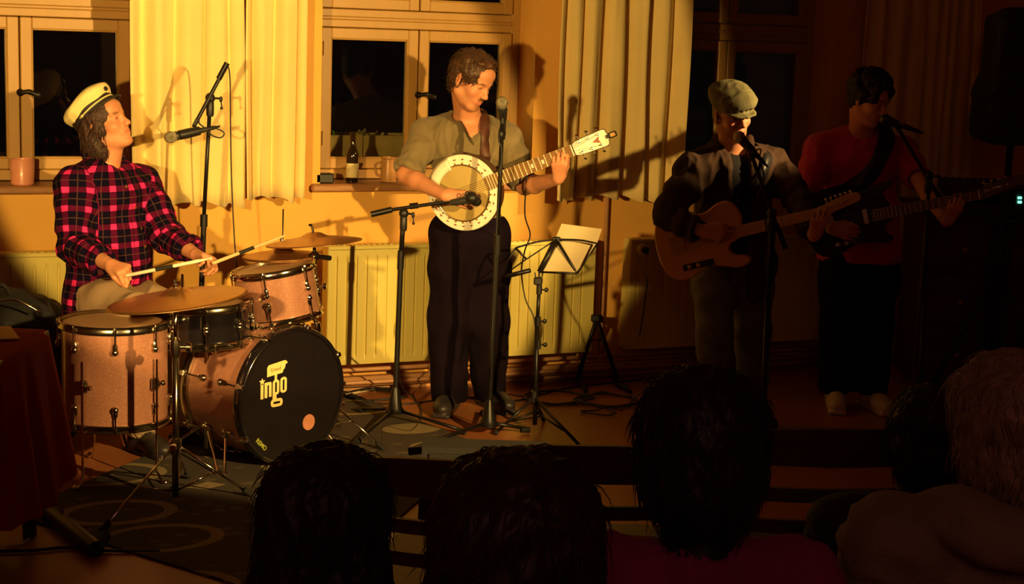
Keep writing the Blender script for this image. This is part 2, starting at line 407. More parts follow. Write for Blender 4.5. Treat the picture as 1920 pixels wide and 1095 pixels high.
def head_paint(F, H, lip=(.50, .13, .09), brow=(.10, .05, .02), brow_s=.8, cheek=(.75, .26, .15), beard=None, eyes=True):
    P = F.paint; R = H.R; s = H.sc
    for sx in (-1, 1): P.append((H.p(sx * .045, .075, -.035), .035 * s, cheek, .5, 1.2))
    P.append((H.p(0, .113, -.034), .02 * s, cheek, .45, 1.3))
    if beard: 
        for q in beard: P.append((H.p(*q[0]), (H.r(*q[1]), R), q[2], q[3], 2.0))
    P.append((H.p(0, .098, -.068), (H.r(.028, .014, .0105), R), lip, .75, 3))
    for sx in (-1, 1):
        if brow_s: P.append((H.p(sx * .031, .090, .023), (H.r(.024, .02, .0065), R), brow, brow_s, 2.2))
        if eyes: P.append((H.p(sx * .032, .0905, .0015), (H.r(.0155, .010, .0045), R), (.05, .03, .02), .85, 2.5))
        if eyes: P.append((H.p(sx * .032, .090, -.002), (H.r(.022, .014, .012), R), (.38, .14, .08), .5, 1.4))
        P.append((H.p(sx * .088, -.010, -.008), .022 * s, (.55, .17, .10), .5, 1.5))

def hand(F, wrist, D, N, side, curl=None, spread=.10, thumb=None, sc=1.0, elbow=None):
    """wrist point, D towards the fingers, N out of the palm, side=+1/-1 for the thumb side (along side * D x N)."""
    D = unit(D); N = unit(np.array(N) - D * D.dot(N)); S = np.cross(D, N) * side; w = np.array(wrist, float)
    curl = curl or [(.5, .7, .5)] * 4
    offs = [(.030, .088), (.010, .092), (-.010, .088), (-.029, .078)]; lens = [(.043, .026, .021), (.048, .030, .022), (.044, .028, .021), (.034, .021, .019)]
    rad = [.0092, .0094, .0090, .0080]
    for i in range(4):
        kn = w + (S * offs[i][0] + D * offs[i][1]) * sc
        F.cap(w + (D * .012 + S * (.013 - .0085 * i)) * sc, kn, .0150 * sc, .0118 * sc, .016)
        an = 0; p = kn; sp = spread * (1.3 - i)
        for j in range(3):
            an += curl[i][j]; dd = unit((D * math.cos(an) + N * math.sin(an)) + S * sp * .5 * math.cos(an)); q = p + dd * lens[i][j] * sc
            F.cap(p, q, rad[i] * (1 - .07 * j) * sc, rad[i] * (.93 - .09 * j) * sc, .004); p = q
    t = thumb or ((.62, .62, .40), (.25, .80, .50), (.05, .85, .50))
    p = w + (D * .022 + S * .020 + N * .006) * sc
    for j, L in enumerate((.046, .034, .027)):
        dd = unit(S * t[j][0] + D * t[j][1] + N * t[j][2]); q = p + dd * L * sc; F.cap(p, q, (.0165, .0112, .0102)[j] * sc, (.0118, .0104, .0086)[j] * sc, (.014, .005, .004)[j]); p = q
def limb(F, a, b, c, r, flat=None, k=.02, inf=0.0, bulge=.0, ring=None):      # two bones with a muscle swell on each
    a, b, c = (np.array(v, float) for v in (a, b, c)); m1 = a + (b - a) * .4; m2 = b + (c - b) * .3
    F.cap(a, m1, r[0] + inf, r[1] + inf, k, ring=ring); F.cap(m1, b, r[1] + inf, r[2] + inf, k, ring=ring)
    F.cap(b, m2, r[2] + inf, r[3] + inf, k, ring=ring); F.cap(m2, c, r[3] + inf, r[4] + inf, k, ring=ring)
ARM = (.052, .047, .037, .041, .026); LEG = (.088, .078, .056, .060, .040)
def torso(F, J, inf=0.0, k=.05, belly=0.0, wide=1.0):
    R = J['tR']; hp = (J['hipR'] + J['hipL']) / 2; ch = J['chest']; nk = J['neck']; ab = (hp + ch) / 2
    F.ell(hp, (.165 * wide + inf, .115 + inf, .12 + inf), R, k); F.ell(ab + R[1] * (.01 + belly * .5), (.145 * wide + inf, .105 + belly + inf, .17 + inf), R, k)
    F.ell(ch, (.156 * wide + inf, .112 + inf, .165 + inf), R, k); F.ell(ch + R[1] * .03 + R[2] * .05, (.12 * wide + inf, .088 + inf, .09 + inf), R, k)
    for s in ('R', 'L'):
        sh = J['sh' + s]; F.cap(ch + R[2] * .05, sh, .078 + inf, .050 + inf, k * .8); F.cap(nk - R[2] * .025 - R[1] * .02, sh + R[2] * .002, .040 + inf, .040 + inf, .03)
def body(F, J, H, legs=True, arms=True):
    torso(F, J)
    F.cap(J['neck'] - J['tR'][2] * .04, H.p(0, -.028, -.055), .060, .054, .03); F.cap(J['neck'] - J['tR'][1] * .01, H.p(0, .01, -.085), .050, .045, .03)
    if arms:
        for s in ('R', 'L'):
            limb(F, J['sh' + s], J['el' + s], J['wr' + s], ARM)
    if legs:
        for s in ('R', 'L'):
            limb(F, J['hip' + s], J['kn' + s], J['an' + s], LEG, k=.03)
            F.cap(J['an' + s] + np.array([0, 0, -.02]), J['an' + s] + J['ft' + s] * .12 - ZU * .055, .035, .028, .03)
def shoe(name, an, fd, m, parent, sole=None):
    fd = unit([fd[0], fd[1], 0]); F = SDF(.005); a = np.array(an, float); a[2] = 0
    sd = np.cross(fd, ZU)
    F.ell(a + fd * .14 + ZU * .045, (.050, .075, .038), [sd, fd, ZU], .02); F.ell(a + fd * -.005 + ZU * .05, (.041, .060, .048), [sd, fd, ZU], .03)
    F.cap(a + fd * .01 + ZU * .055, a + fd * .10 + ZU * .055, .042, .040, .03); F.cap(a + ZU * .05, a + ZU * .11 - fd * .005, .045, .044, .02)
    F.box(a + fd * .065 + ZU * .012, (.044, .145, .012), [sd, fd, ZU], .011, .01)
    F.ell(a + ZU * .14, (.036, .038, .04), [sd, fd, ZU], .01, True); F.half(a + ZU * .001, (0, 0, -1))
    o = F.build('shoe', m, parent)
    L = MB()
    for i in range(4):
        c = a + fd * (.05 + .025 * i) + ZU * (.101 - .006 * i); L.tube([c - sd * .022, c + ZU * .004, c + sd * .022], .003, 6)
    L.build('laces', sole or m, o, True)
def hair_tufts(mb, V, N, cen, flow, n, L, r, seed, lift=.3, keep=None, curly=0.0):
    """thin tapered locks rooted on the hair surface"""
    rs = np.random.RandomState(seed); ids = rs.randint(0, len(V), n * 3); c = 0
    for i in ids:
        p = V[i]; nn = N[i]
        if keep is not None and not keep(p): continue
        f = flow(p); f = unit(f - nn * f.dot(nn)) * (1 - lift) + nn * lift * rs.uniform(.4, 1.2) + rs.normal(size=3) * .16; f = unit(f); l = L * rs.uniform(.6, 1.3)
        b = unit(np.cross(f, nn)) * (1 if rs.rand() < .5 else -1); q = [p - nn * .003]
        for j in range(1, 4):
            t = j / 3; q.append(p + f * l * t - nn * l * .35 * t * t * (1 - lift) + b * curly * l * math.sin(t * 4.5) + (ZU * -.25 * l * t * t))
        mb.tube(q, [r, r * .9, r * .6, r * .12], 3, True); c += 1
        if c >= n: break
def mesh_of(o): 
    me = o.data; V = np.zeros(len(me.vertices) * 3, np.float32); me.vertices.foreach_get('co', V); N = np.zeros(len(me.vertices) * 3, np.float32); me.vertices.foreach_get('normal', N)
    return V.reshape(-1, 3).astype(float) + WL[o.name], N.reshape(-1, 3).astype(float)
def bvh_of(o):
    me = o.data; c = WL[o.name]; return BVHTree.FromPolygons([tuple(np.array(v.co) + c) for v in me.vertices], [tuple(p.vertices) for p in me.polygons])
def onto(bv, pts, off):                # lay a picture path (px, py) on a surface: returns points and normals
    P = []; N = []
    for (x, y) in pts:
        q = ray(x, y); h = bv.ray_cast(Vector(CAM), Vector(q).normalized(), 30)
        if h[0] is None: continue
        n = np.array(h[1]); n = n if n.dot(q) < 0 else -n; P.append(np.array(h[0]) + n * off); N.append(n)
    return P, N
def ribbon(P, N, w, t=.003):
    mb = MB(); V = []; F = []
    P = [np.array(p) for p in P]
    for i in range(3):                 # ease out the folds beneath
        P = [P[0]] + [(P[j - 1] + P[j] * 2 + P[j + 1]) / 4 for j in range(1, len(P) - 1)] + [P[-1]]; N = [N[0]] + [unit(N[j - 1] + N[j] + N[j + 1]) for j in range(1, len(N) - 1)] + [N[-1]]
    for i, p in enumerate(P):
        tg = unit(P[min(i + 1, len(P) - 1)] - P[max(i - 1, 0)]); s = unit(np.cross(tg, N[i])) * w / 2; n = unit(N[i]) * t
        V += [p - s, p + s, p + s + n, p - s + n]
    for i in range(len(P) - 1):
        for k in range(4): F.append((i * 4 + k, i * 4 + (k + 1) % 4, i * 4 + 4 + (k + 1) % 4, i * 4 + 4 + k))
    F += [(3, 2, 1, 0), tuple((len(P) - 1) * 4 + k for k in range(4))]
    return mb.add(V, F)
# ------------------------------------------------------------------ the room
WALLM = mat('ochre_plaster', (.78, .42, .09), .75, 0, .05, 3, .10, 90)
FLOORM = mat('brown_linoleum', (.36, .125, .05), .36, 0, .12, 2.2, .05, 30)
CEILM = mat('ceiling_paint', (.45, .36, .24), .8)
FRAMEM = mat('varnished_pine_frame', (.42, .23, .06), .42, 0, .05, 5, .04, 60, stretch=(4, 4, 1))
SILLM = mat('sill_wood', (.33, .15, .06), .4, 0, .15, 10, .08, 50, stretch=(1, 5, 5))
BASEM = mat('skirting_wood', (.52, .27, .13), .42, 0, .12, 8, .05, 50, stretch=(1, 5, 5))
PIPEM = mat('painted_pipe', (.58, .30, .15), .4)
IRON = mat('black_iron', (.02, .016, .013), .4, .6)
BRASS = mat('brass', (.75, .5, .2), .3, 1)
def glassm():
    m = bpy.data.materials.new('window_glass'); m.use_nodes = True; nt = m.node_tree; nt.nodes.remove(nt.nodes['Principled BSDF'])
    t = nt.nodes.new('ShaderNodeBsdfTransparent'); t.inputs[0].default_value = (.85, .88, .86, 1); g = nt.nodes.new('ShaderNodeBsdfGlossy'); g.inputs['Roughness'].default_value = .03
    fr = nt.nodes.new('ShaderNodeFresnel'); fr.inputs[0].default_value = 1.5; mx = nt.nodes.new('ShaderNodeMixShader')
    nt.links.new(fr.outputs[0], mx.inputs[0]); nt.links.new(t.outputs[0], mx.inputs[1]); nt.links.new(g.outputs[0], mx.inputs[2]); nt.links.new(mx.outputs[0], nt.nodes['Material Output'].inputs[0]); return m
GLASS = glassm()
X0, X1, YB, ZC, TH = -1.6, 7.4, -9.2, 3.3, .42
WINS = [(.32, 1.46), (2.285, 3.41), (4.08, 5.22)]; WZ0, WZ1 = 1.045, 2.95
m = MB(); m.box((X0 - .3, YB - .3, -.2), (X1 + .3, TH, 0)); setp(m.build('floor', FLOORM), kind='structure')
m = MB(); m.box((X0 - .3, YB - .3, ZC), (X1 + .3, TH, ZC + .2)); setp(m.build('ceiling', CEILM), kind='structure')
m = MB(); xs = [X0 - .3] + [v for w in WINS for v in w] + [X1 + .3]
for i in range(0, len(xs), 2): m.box((xs[i], 0, 0), (xs[i + 1], TH, ZC))
for a, b in WINS: m.box((a, 0, 0), (b, TH, WZ0 - .04)); m.box((a, 0, WZ1), (b, TH, ZC))
setp(m.build('wall_back', WALLM), kind='structure')
m = MB(); m.box((X0 - .3, YB, 0), (X0, 0, ZC)); setp(m.build('wall_left', WALLM), kind='structure')
m = MB(); m.box((X1, YB, 0), (X1 + .3, 0, ZC)); setp(m.build('wall_right', WALLM), kind='structure')
m = MB(); m.box((X0 - .3, YB - .3, 0), (X1 + .3, YB, ZC)); setp(m.build('wall_front', WALLM), kind='structure')
DY = .20                                # depth of the window frame in the reveal
def bars(mb, x0, x1, z0, z1, w, y0, y1):
    mb.bbox((x0, y0, z0), (x0 + w, y1, z1)); mb.bbox((x1 - w, y0, z0), (x1, y1, z1)); mb.bbox((x0 + w, y0, z0), (x1 - w, y1, z0 + w)); mb.bbox((x0 + w, y0, z1 - w), (x1 - w, y1, z1))
for i, (a, b) in enumerate(WINS):
    W0 = thing('window_%d' % (i + 1), 'tall wooden casement window of four panes, dark night outside', None, ((a + b) / 2, DY, WZ0), kind='structure')
    del W0['label']
    fr = MB(); bars(fr, a, b, WZ0, WZ1, .05, DY, DY + .09); c = (a + b) / 2 - (.0 if i else -.02)
    fr.bbox((a + .05, DY, 1.795), (b - .05, DY + .08, 1.885)); fr.bbox((a + .05, DY - .012, 1.83), (b - .05, DY + .01, 1.85), .006)
    fr.build('frame', FRAMEM, W0)
    for (s0, s1) in ((a + .05, c), (c, b - .05)):
        for (z0, z1, hd) in ((WZ0 + .05, 1.795, 1), (1.885, WZ1 - .05, 0)):
            sh = MB(); x0, x1 = s0 + .003, s1 - .003; w = .052; bars(sh, x0, x1, z0 + .003, z1 - .003, w, DY - .02, DY + .035); bars(sh, x0 + w - .008, x1 - w + .008, z0 + w - .005, z1 - w + .005, .014, DY - .012, DY + .03)
            so = sh.build('sash', FRAMEM, W0)
            g = MB(); g.box((x0 + w - .002, DY + .006, z0 + w), (x1 - w + .002, DY + .010, z1 - w)); g.build('pane', GLASS, so)
            if s0 == a + .05:
                for hz in (z0 + .12, z1 - .14):
                    if z1 - z0 > .3: hg = MB(); hg.tube([(x0 + .004, DY - .025, hz), (x0 + .004, DY - .025, hz + .07)], .006, 8); hg.build('hinge', BRASS, so)
    hm = MB(); hz = 1.47 if i else 1.45; hm.lathe((c, DY - .02, hz), (0, -1, 0), [(0, .018), (.012, .016), (.014, .009), (.035, .008)], 12)
    hm.tube(curve_pts([(c, DY - .053, hz), (c + .03, DY - .06, hz + .006), (c + .07, DY - .055, hz - .008), (c + .085, DY - .055, hz - .004)], 4), [.010] * 4 + [.012] * 4 + [.013] * 4 + [.006], 8)
    hm.build('handle', IRON, W0, True)
    s = MB(); s.bbox((a - .05 if i else a - .4, -.045, WZ0 - .04), (b + .03, DY, WZ0 - .003), .008); setp(s.build('trim_%d' % (i + 1), SILLM), kind='structure')
# outside: a planter box with small plants under the middle window
PLB = mat('planter_board', (.45, .30, .10), .7, 0, .2, 10); LEAF = mat('leaf', (.16, .22, .05), .5, 0, .3, 20); LEAF2 = mat('pale_leaf', (.42, .36, .12), .5, 0, .3, 20); SOIL = mat('soil', (.03, .02, .012), .9)
pt = thing('planter_box', 'long wooden planter box with low plants outside the middle window', 'planter', (2.85, .56, 1.0))
m = MB()
m.bbox((2.30, .46, 1.02), (3.42, .485, 1.245)); m.bbox((2.30, .66, 1.02), (3.42, .685, 1.245)); m.bbox((2.30, .485, 1.02), (2.32, .66, 1.24)); m.bbox((3.40, .485, 1.02), (3.42, .66, 1.24)); m.box((2.31, .48, 1.02), (3.41, .67, 1.05)); m.build('box', PLB, pt)
m = MB(); m.box((2.32, .485, 1.06), (3.40, .66, 1.21)); m.build('soil', SOIL, pt)
for bx in (2.62, 3.02): q = MB(); q.bbox((bx, .445, 1.02), (bx + .03, .46, 1.25)); q.build('batten', PLB, pt)
for gi, (x, sc, mm) in enumerate([(2.42, .7, LEAF), (2.55, .9, LEAF), (2.68, 1.0, LEAF2), (2.78, .8, LEAF2), (2.92, .75, LEAF2), (3.08, .7, LEAF), (3.22, .8, LEAF)]):
    m = MB(); rs = np.random.RandomState(gi)
    for k in range(46):
        d = unit([rs.normal(), rs.normal() * .7, abs(rs.normal()) + .5]); l = rs.uniform(.04, .085) * sc; p = np.array([x, .57, 1.2]); q = p + d * l; sd = unit(np.cross(d, rs.normal(size=3))) * l * .22
        m.add([p, p + d * l * .5 + sd, q, p + d * l * .5 - sd], [(0, 1, 2, 3)])
    setp(m.build('foliage', mm, pt), kind='stuff')
# heating: radiators
RADM = mat('radiator_enamel', (.74, .62, .19), .35, 0, .03, 4)
def radiator(x0, x1, label, valve=False):
    z0, z1 = .17, .755; y0, y1 = -.16, -.07
    t = thing('radiator', label, 'radiator', ((x0 + x1) / 2, -.1, z0), 'panel radiators along the window wall')
    m = MB(); n = int((x1 - x0 - .08) / .05); V = []; F = []; prof = []
    x = x0 + .03; prof.append((x0, y0)); 
    p = (x1 - x0 - .06) / n
    for k in range(n): prof += [(x + k * p + .004, y0), (x + k * p + .006, y0 + .0095), (x + k * p + .014, y0 + .0095), (x + k * p + .017, y0)]
    prof.append((x1, y0)); zz = [z0, z0 + .025, z0 + .05, z1 - .07, z1 - .045, z1 - .02]
    for zi, z in enumerate(zz):
        fl = 1 if zi in (2, 3) else 0
        for (a, b) in prof: V.append((a, b if fl else y0, z))
    w = len(prof)
    for zi in range(len(zz) - 1):
        for k in range(w - 1): F.append((zi * w + k, zi * w + k + 1, (zi + 1) * w + k + 1, (zi + 1) * w + k))
    m.add(V, F); m.build('front_panel', RADM, t)
    m = MB(); m.box((x0, y0 + .012, z0), (x1, y0 + .02, z1 - .02)); m.bbox((x0 - .002, y0, z1 - .02), (x1 + .002, y1, z1), .004)
    for k in range(int((x1 - x0) / .03)): m.box((x0 + .02 + k * .03, y0 + .02, z1 - .001), (x0 + .032 + k * .03, y1 - .015, z1 + .002))
    m.build('top_grille', RADM, t)
    for xx in (x0, x1 - .004): m = MB(); m.bbox((xx - .003, y0 + .002, z0), (xx + .006, y1, z1 - .018), .002); m.build('side_panel', RADM, t)
    m = MB(); m.box((x0, y1 - .01, z0 + .01), (x1, y1, z1 - .02)); m.build('back_panel', RADM, t)
    for xx in (x0 + .15, x1 - .15): m = MB(); m.box((xx, y1, z0), (xx + .03, 0, z1 - .05)); m.build('bracket', RADM, t)
    for xx in (x0 + .05, x1 - .05): m = MB(); m.tube([(xx, y1 - .03, z0), (xx, y1 - .03, .11)], .009, 8); m.build('pipe', PIPEM, t, True)
    if valve:
        v = MB(); v.lathe((x0 + .055, y0 - .002, z1 - .05), (0, -1, 0), [(0, .026), (.004, .03), (.03, .03), (.034, .024)], 16); v.build('valve_plate', RADM, t, 'auto')
        v = MB(); v.lathe((x0 + .055, y0 - .034, z1 - .05), (0, -1, 0), [(0, .017), (.02, .018), (.028, .012)], 14); v.build('valve', IRON, t, 'auto')
radiator(.30, 1.36, 'cream panel radiator behind the drummer, at the left edge')
radiator(2.285, 3.72, 'cream ribbed panel radiator behind the banjo player')
radiator(3.93, 5.2, 'dim panel radiator with round valve behind the capped guitarist', True)
m = MB(); m.bbox((X0, -.022, 0), (X1, 0, .075), .006); setp(m.build('baseboard_back', BASEM), kind='structure')
m = MB(); m.bbox((X0, -.075, .035), (X1, -.022, .085), .008); setp(m.build('trim_4', BASEM), kind='structure')
for k, (y, z) in enumerate(((-.095, .062), (-.05, .118))):
    m = MB(); m.tube([(X0, y, z), (X1, y, z)], .011, 10); setp(m.build('heating_pipe', PIPEM, None, True), ['lower long heating pipe running along the skirting', 'upper long heating pipe running under the radiators'][k], 'pipe')
m = MB(); m.tube([(3.84, -.03, .11), (3.84, -.03, 3.3)], .011, 10); setp(m.build('riser_pipe', PIPEM, None, True), 'vertical pipe on the wall between the second and third radiator', 'pipe')
# curtains
CURT = mat('cream_curtain_cloth', (.86, .66, .28), .85, 0, .05, 5, .15, 500, sheen=.2)
def curtain(name, x0, x1, folds, label, ybase=-.13, amp=.035, seed=1, hem=.965, phase=0):
    rs = np.random.RandomState(seed); nx, nz = folds * 12, 26; V = []; F = []
    fw = rs.uniform(.6, 1.4, folds); ed = np.concatenate([[0], np.cumsum(fw)]) / fw.sum(); am = rs.uniform(.6, 1.25, folds + 1)
    zt = 3.05
    for j in range(nz + 1):
        v = j / nz; z = hem + (zt - hem) * v
        for i in range(nx + 1):
            u = i / nx; f = np.searchsorted(ed, u, 'right') - 1; f = min(max(f, 0), folds - 1); t = (u - ed[f]) / (ed[f + 1] - ed[f]); ph = 2 * PI * t
            a = amp * (am[f] * (1 - t) + am[f + 1] * t) * (1 - .35 * v); y = ybase - a * math.cos(ph) - a * .25 * math.cos(2 * ph + 1.3 * f) + .006 * math.sin(5 * z + 3 * f)
            x = x0 + (x1 - x0) * u + .014 * math.sin(ph) + .010 * math.sin(z * 2.2 + f * 1.7) * (1 - v) + .02 * (.5 - u) * (v - .2)
            zz = z + (.012 * math.cos(ph + .8 * f) + .012 * math.sin(2.5 * u * 3 + seed)) * (1 - v) ** 3
            V.append((x, y, zz))
    w = nx + 1
    for j in range(nz):
        for i in range(nx): F.append((j * w + i, j * w + i + 1, (j + 1) * w + i + 1, (j + 1) * w + i))
    n0 = len(V); V += [(a, b + .003, c) for a, b, c in V]; F += [tuple(q + n0 for q in f[::-1]) for f in F]
    F += [(i, n0 + i, n0 + i + 1, i + 1) for i in range(nx)]
    for i0 in (0, nx): F += [(j * w + i0, (j + 1) * w + i0, n0 + (j + 1) * w + i0, n0 + j * w + i0) for j in range(nz)]
    m = MB(); m.add(V, F); t = thing('curtain', label, 'curtain', ((x0 + x1) / 2, ybase, hem), 'long cream curtains'); m.build('cloth', CURT, t, True)
    m = MB(); m.tube([(x0, ybase, zt + .02), (x1, ybase, zt + .02)], .012, 10); m.build('rail', FRAMEM, t, True)
    for k in range(folds): m = MB(); xx = x0 + (x1 - x0) * (k + .5) / folds; m.ring((xx, ybase, zt + .015), (1, 0, 0), .018, .003, 14, 6); m.build('ring', BRASS, t, True)
curtain('curtain', 1.345, 1.868, 4, 'left part of the cream curtain behind the drummer, its edge against the dark window', seed=3, hem=.955, amp=.034)
curtain('curtain', 1.874, 2.165, 3, 'narrow right part of the cream curtain, behind the left microphone stand', seed=5, hem=.985, ybase=-.125, amp=.03)
curtain('curtain', 3.475, 4.205, 6, 'gathered cream curtain hanging behind the banjo headstock', seed=11, hem=.965, amp=.050)
curtain('curtain', 5.30, 6.1, 8, 'curtain in the dark right corner behind the red-shirted bassist', seed=8, hem=.6)
# ------------------------------------------------------------------ drums and stage gear
def sparkle(nt, out, tc):
    v = nt.nodes.new('ShaderNodeTexVoronoi'); v.inputs['Scale'].default_value = 420; nt.links.new(tc.outputs['Object'], v.inputs['Vector'])
    f = nmath(nt, 'GREATER_THAN', v.outputs['Color'], .72); return nmix(nt, nmath(nt, 'MULTIPLY', f, .35), out, (.75, .48, .32))
SHELL = mat('champagne_sparkle_wrap', (.40, .175, .125), .30, .15, .06, 6, coat=.6, pat=sparkle)
CHROME = mat('chrome', (.80, .76, .68), .12, 1, .03); DKCHROME = mat('aged_chrome', (.45, .40, .33), .2, 1, .1)
BLACKM = mat('black_metal', (.012, .010, .011), .38, .3, .1); BLACKP = mat('black_plastic', (.012, .011, .012), .45, 0, .1)
BLKSHELL = mat('black_gloss_shell', (.010, .008, .012), .18, 0, .1, coat=.6); HEADM = mat('drum_skin', (.50, .30, .16), .55, 0, .06, 5); BLKHEAD = mat('black_drum_skin', (.009, .007, .010), .35, 0, .1)
CYMB = mat('bronze_cymbal', (.50, .25, .10), .36, .9, .08, 20, .06, 200); CREAM = mat('cream_print', (.82, .68, .28), .6, 0, .02); INK = mat('brown_print', (.25, .14, .05), .6)
PINKD = mat('salmon_disc', (.60, .24, .16), .6); GREENP = mat('yellow_green_print', (.45, .50, .08), .6); WOODST = mat('hickory', (.72, .48, .25), .5, 0, .1); WHITEST = mat('white_stick', (.82, .76, .62), .5); TAPE = mat('black_grip_tape', (.015, .013, .013), .6)
RUBBER = mat('rubber', (.012, .011, .011), .8)
def lug(mb, p, up, out, s=1.0):          # tube lug with a bulb
    sd = np.cross(up, out); R = np.array([sd, up, out]).T
    mb.ball(p + out * .006, (.011 * s, .026 * s, .010 * s), n=10, m=8, R=R); mb.ball(p + out * .010 - up * .012 * s, (.013 * s, .014 * s, .012 * s), n=10, m=8, R=R)
    return mb
def drum(name, label, cat, cb, up, L, r, shell, top, bot, nl, ph=0.0, hoop=None, hw=.014, group=None, tophoop=None):
    """cb = centre of the lower rim, up = axis; lugs around both rims"""
    up = unit(up); cb = np.array(cb, float); t = thing(name, label, cat, cb, group); ct = cb + up * L; a, b, _ = frame_of(up, FH); hoop = hoop or CHROME
    m = MB(); m.lathe(cb + up * .012, up, [(0, r * .965), (0, r), (L - .024, r), (L - .024, r * .965)], 56, cap=False); m.build('shell', shell, t, 'auto')
    for c, ax, hm in ((ct, up, top), (cb, -up, bot)):
        m = MB(); m.lathe(c - ax * .010, ax, [(0, r * .99), (.004, r * .985), (.005, r * .5), (.005, .001)], 48, cap=False); m.build('drum_head', hm, t, 'auto')
        m = MB(); m.lathe(c - ax * .022, ax, [(0, r + .003), (0, r + .010), (.004, r + .013), (.010, r + .008), (.022, r + .007), (.028, r + .012), (.031, r + .009), (.030, r + .002), (.008, r + .001), (0, r + .003)], 64, cap=False); m.build('rim', hoop, t, 'auto')
    for k in range(nl):
        an = 2 * PI * k / nl + ph; o = a * math.cos(an) + b * math.sin(an)
        for c, ax in ((ct, up), (cb, -up)):
            m = MB(); p = c + o * r - ax * .075; lug(m, p, ax, o); m.tube([p + o * .014, c + o * (r + .013) + ax * .004], .0035, 6); m.lathe(c + o * (r + .013) + ax * -.002, ax, [(0, .006), (.010, .006), (.013, .004)], 8); m.lathe(c + o * (r + .010) - ax * .012, ax, [(0, .009), (.008, .009)], 8); m.build('lug', hoop, t, 'auto')
    return t, a, b, ct
# floor tom
ft, a, b, ct = drum('floor_tom', 'large floor tom in champagne sparkle, left in front of the drummer', 'drum', at(216, 797, 6.2) * [1, 1, 0] + ZU * .225, ZU, .40, .205, SHELL, HEADM, HEADM, 8, .25, DKCHROME)
for an in (-1.9, -.55, 2.2):
    o = a * math.cos(an) + b * math.sin(an); c = ct * [1, 1, 0] + o * .225; m = MB(); m.tube([c + ZU * .50, c + ZU * .05, c + o * .03 + ZU * .012, c + o * .045 + ZU * .012], .005, 8); m.ball(c + o * .045 + ZU * .013, (.014, .014, .013), n=10, m=8)
    lo = m.build('leg', CHROME, ft, 'auto'); m = MB(); R = np.array([np.cross(ZU, o), o, ZU]).T; m.bbox((-.018, -.006, -.025), (.018, .012, .025), .006, R, c * [1, 1, 0] + ZU * .40 - o * .012); m.lathe(c * [1, 1, 0] + ZU * .40, np.cross(ZU, o), [(.01, .006), (.03, .006), (.032, .012), (.04, .010)], 8); m.build('leg_bracket', DKCHROME, lo, 'auto')
# bass drum lying on its side; its front head faces right
nb = unit(-FH * math.cos(math.radians(50)) + RH * math.sin(math.radians(50))); fc = at(551, 758, 6.42); rb = .272; fc[2] = .292; Lb = .385
bd = thing('bass_drum', 'big bass drum in champagne sparkle with black front head and cream lettering', 'drum', fc * [1, 1, 0])
ex = unit(np.cross(ZU, nb)); rc = fc - nb * Lb
m = MB(); m.lathe(rc + nb * .03, nb, [(0, rb), (Lb - .06, rb)], 72, cap=False); m.build('shell', SHELL, bd, 'auto')
for c, s, hm in ((fc, 1, BLKHEAD), (rc, -1, HEADM)):
    m = MB(); m.lathe(c - nb * s * .012, nb * s, [(0, rb), (.005, rb - .006), (.006, rb * .5), (.006, .001)], 64, cap=False); m.build('drum_head', hm, bd, 'auto')
    m = MB(); m.lathe(c - nb * s * .045, nb * s, [(0, rb + .002), (0, rb + .013), (.004, rb + .016), (.036, rb + .016), (.042, rb + .013), (.045, rb + .002), (.045, rb - .004), (.036, rb - .004)], 80, cap=False); m.build('hoop', DKCHROME if s < 0 else BLKSHELL, bd, 'auto')
    m = MB(); m.ring(c - nb * s * .004, nb, rb + .004, .004, 72, 6); m.build('rim', CHROME, bd, True)
for k in range(8):
    an = PI / 8 + k * PI / 4 + .12; o = ex * math.cos(an) + ZU * math.sin(an)
    for c, s in ((fc, 1), (rc, -1)):
        m = MB(); p = c + o * rb - nb * s * .125; lug(m, p, nb * s, o, 1.15); m.tube([p + o * .014, c + o * (rb + .024) - nb * s * .01], .004, 6); lo = m.build('lug', DKCHROME, bd, 'auto')
        m = MB(); q = c + o * (rb + .018); R = np.array([np.cross(nb * s, o), o, nb * s]).T; m.bbox((-.014, -.006, -.030), (.014, .010, -.012), .004, R, q); m.bbox((-.010, -.012, -.014), (.010, .008, .006), .004, R, q); m.tube([q + o * .006 - nb * s * .03, q + o * .02 - nb * s * .045], .004, 6); m.build('claw', CHROME, bd, 'auto')
for sd in (-1, 1):
    p = fc - nb * .15 + ex * sd * (rb * .86) - ZU * rb * .5; q = fc - nb * .06 + ex * sd * (rb * 1.15); q[2] = .010; m = MB(); m.tube([p, q], .006, 8); m.ball(q, (.012, .012, .010), n=8, m=6); sp = m.build('spur', CHROME, bd, 'auto')
    m = MB(); m.lathe(p, unit(p - q), [(-.03, .014), (.02, .016), (.03, .008)], 12); m.build('spur_bracket', DKCHROME, sp, 'auto')
# print on the front head
def hp(x, z, o=.0): return fc + ex * x + ZU * z - nb * (.0058 - o)
def rrect(x0, x1, z0, z1, r, n=4, sk=0.0):
    P = []
    for cx, cz, a0 in ((x1 - r, z1 - r, 0), (x0 + r, z1 - r, 1), (x0 + r, z0 + r, 2), (x1 - r, z0 + r, 3)):
        for k in range(n + 1): an = (a0 + k / n) * PI / 2; P.append((cx + r * math.cos(an), cz + r * math.sin(an)))
    return [(x, z + sk * (x - x0)) for x, z in P]
def ring_rr(mb, x0, x1, z0, z1, r, w, o, sk=0.0):
    A = rrect(x0, x1, z0, z1, r, 4, sk); cx, cz = (x0 + x1) / 2, (z0 + z1) / 2
    B = rrect(x0 + w, x1 - w, z0 + w, z1 - w, max(.002, r - w), 4, 0); B = [(x, z + sk * (x - x0)) for x, z in B]
    n = len(A); V = [lp(x, z, o) for x, z in A] + [lp(x, z, o) for x, z in B]; mb.add(V, [(i, (i + 1) % n, n + (i + 1) % n, n + i) for i in range(n)])
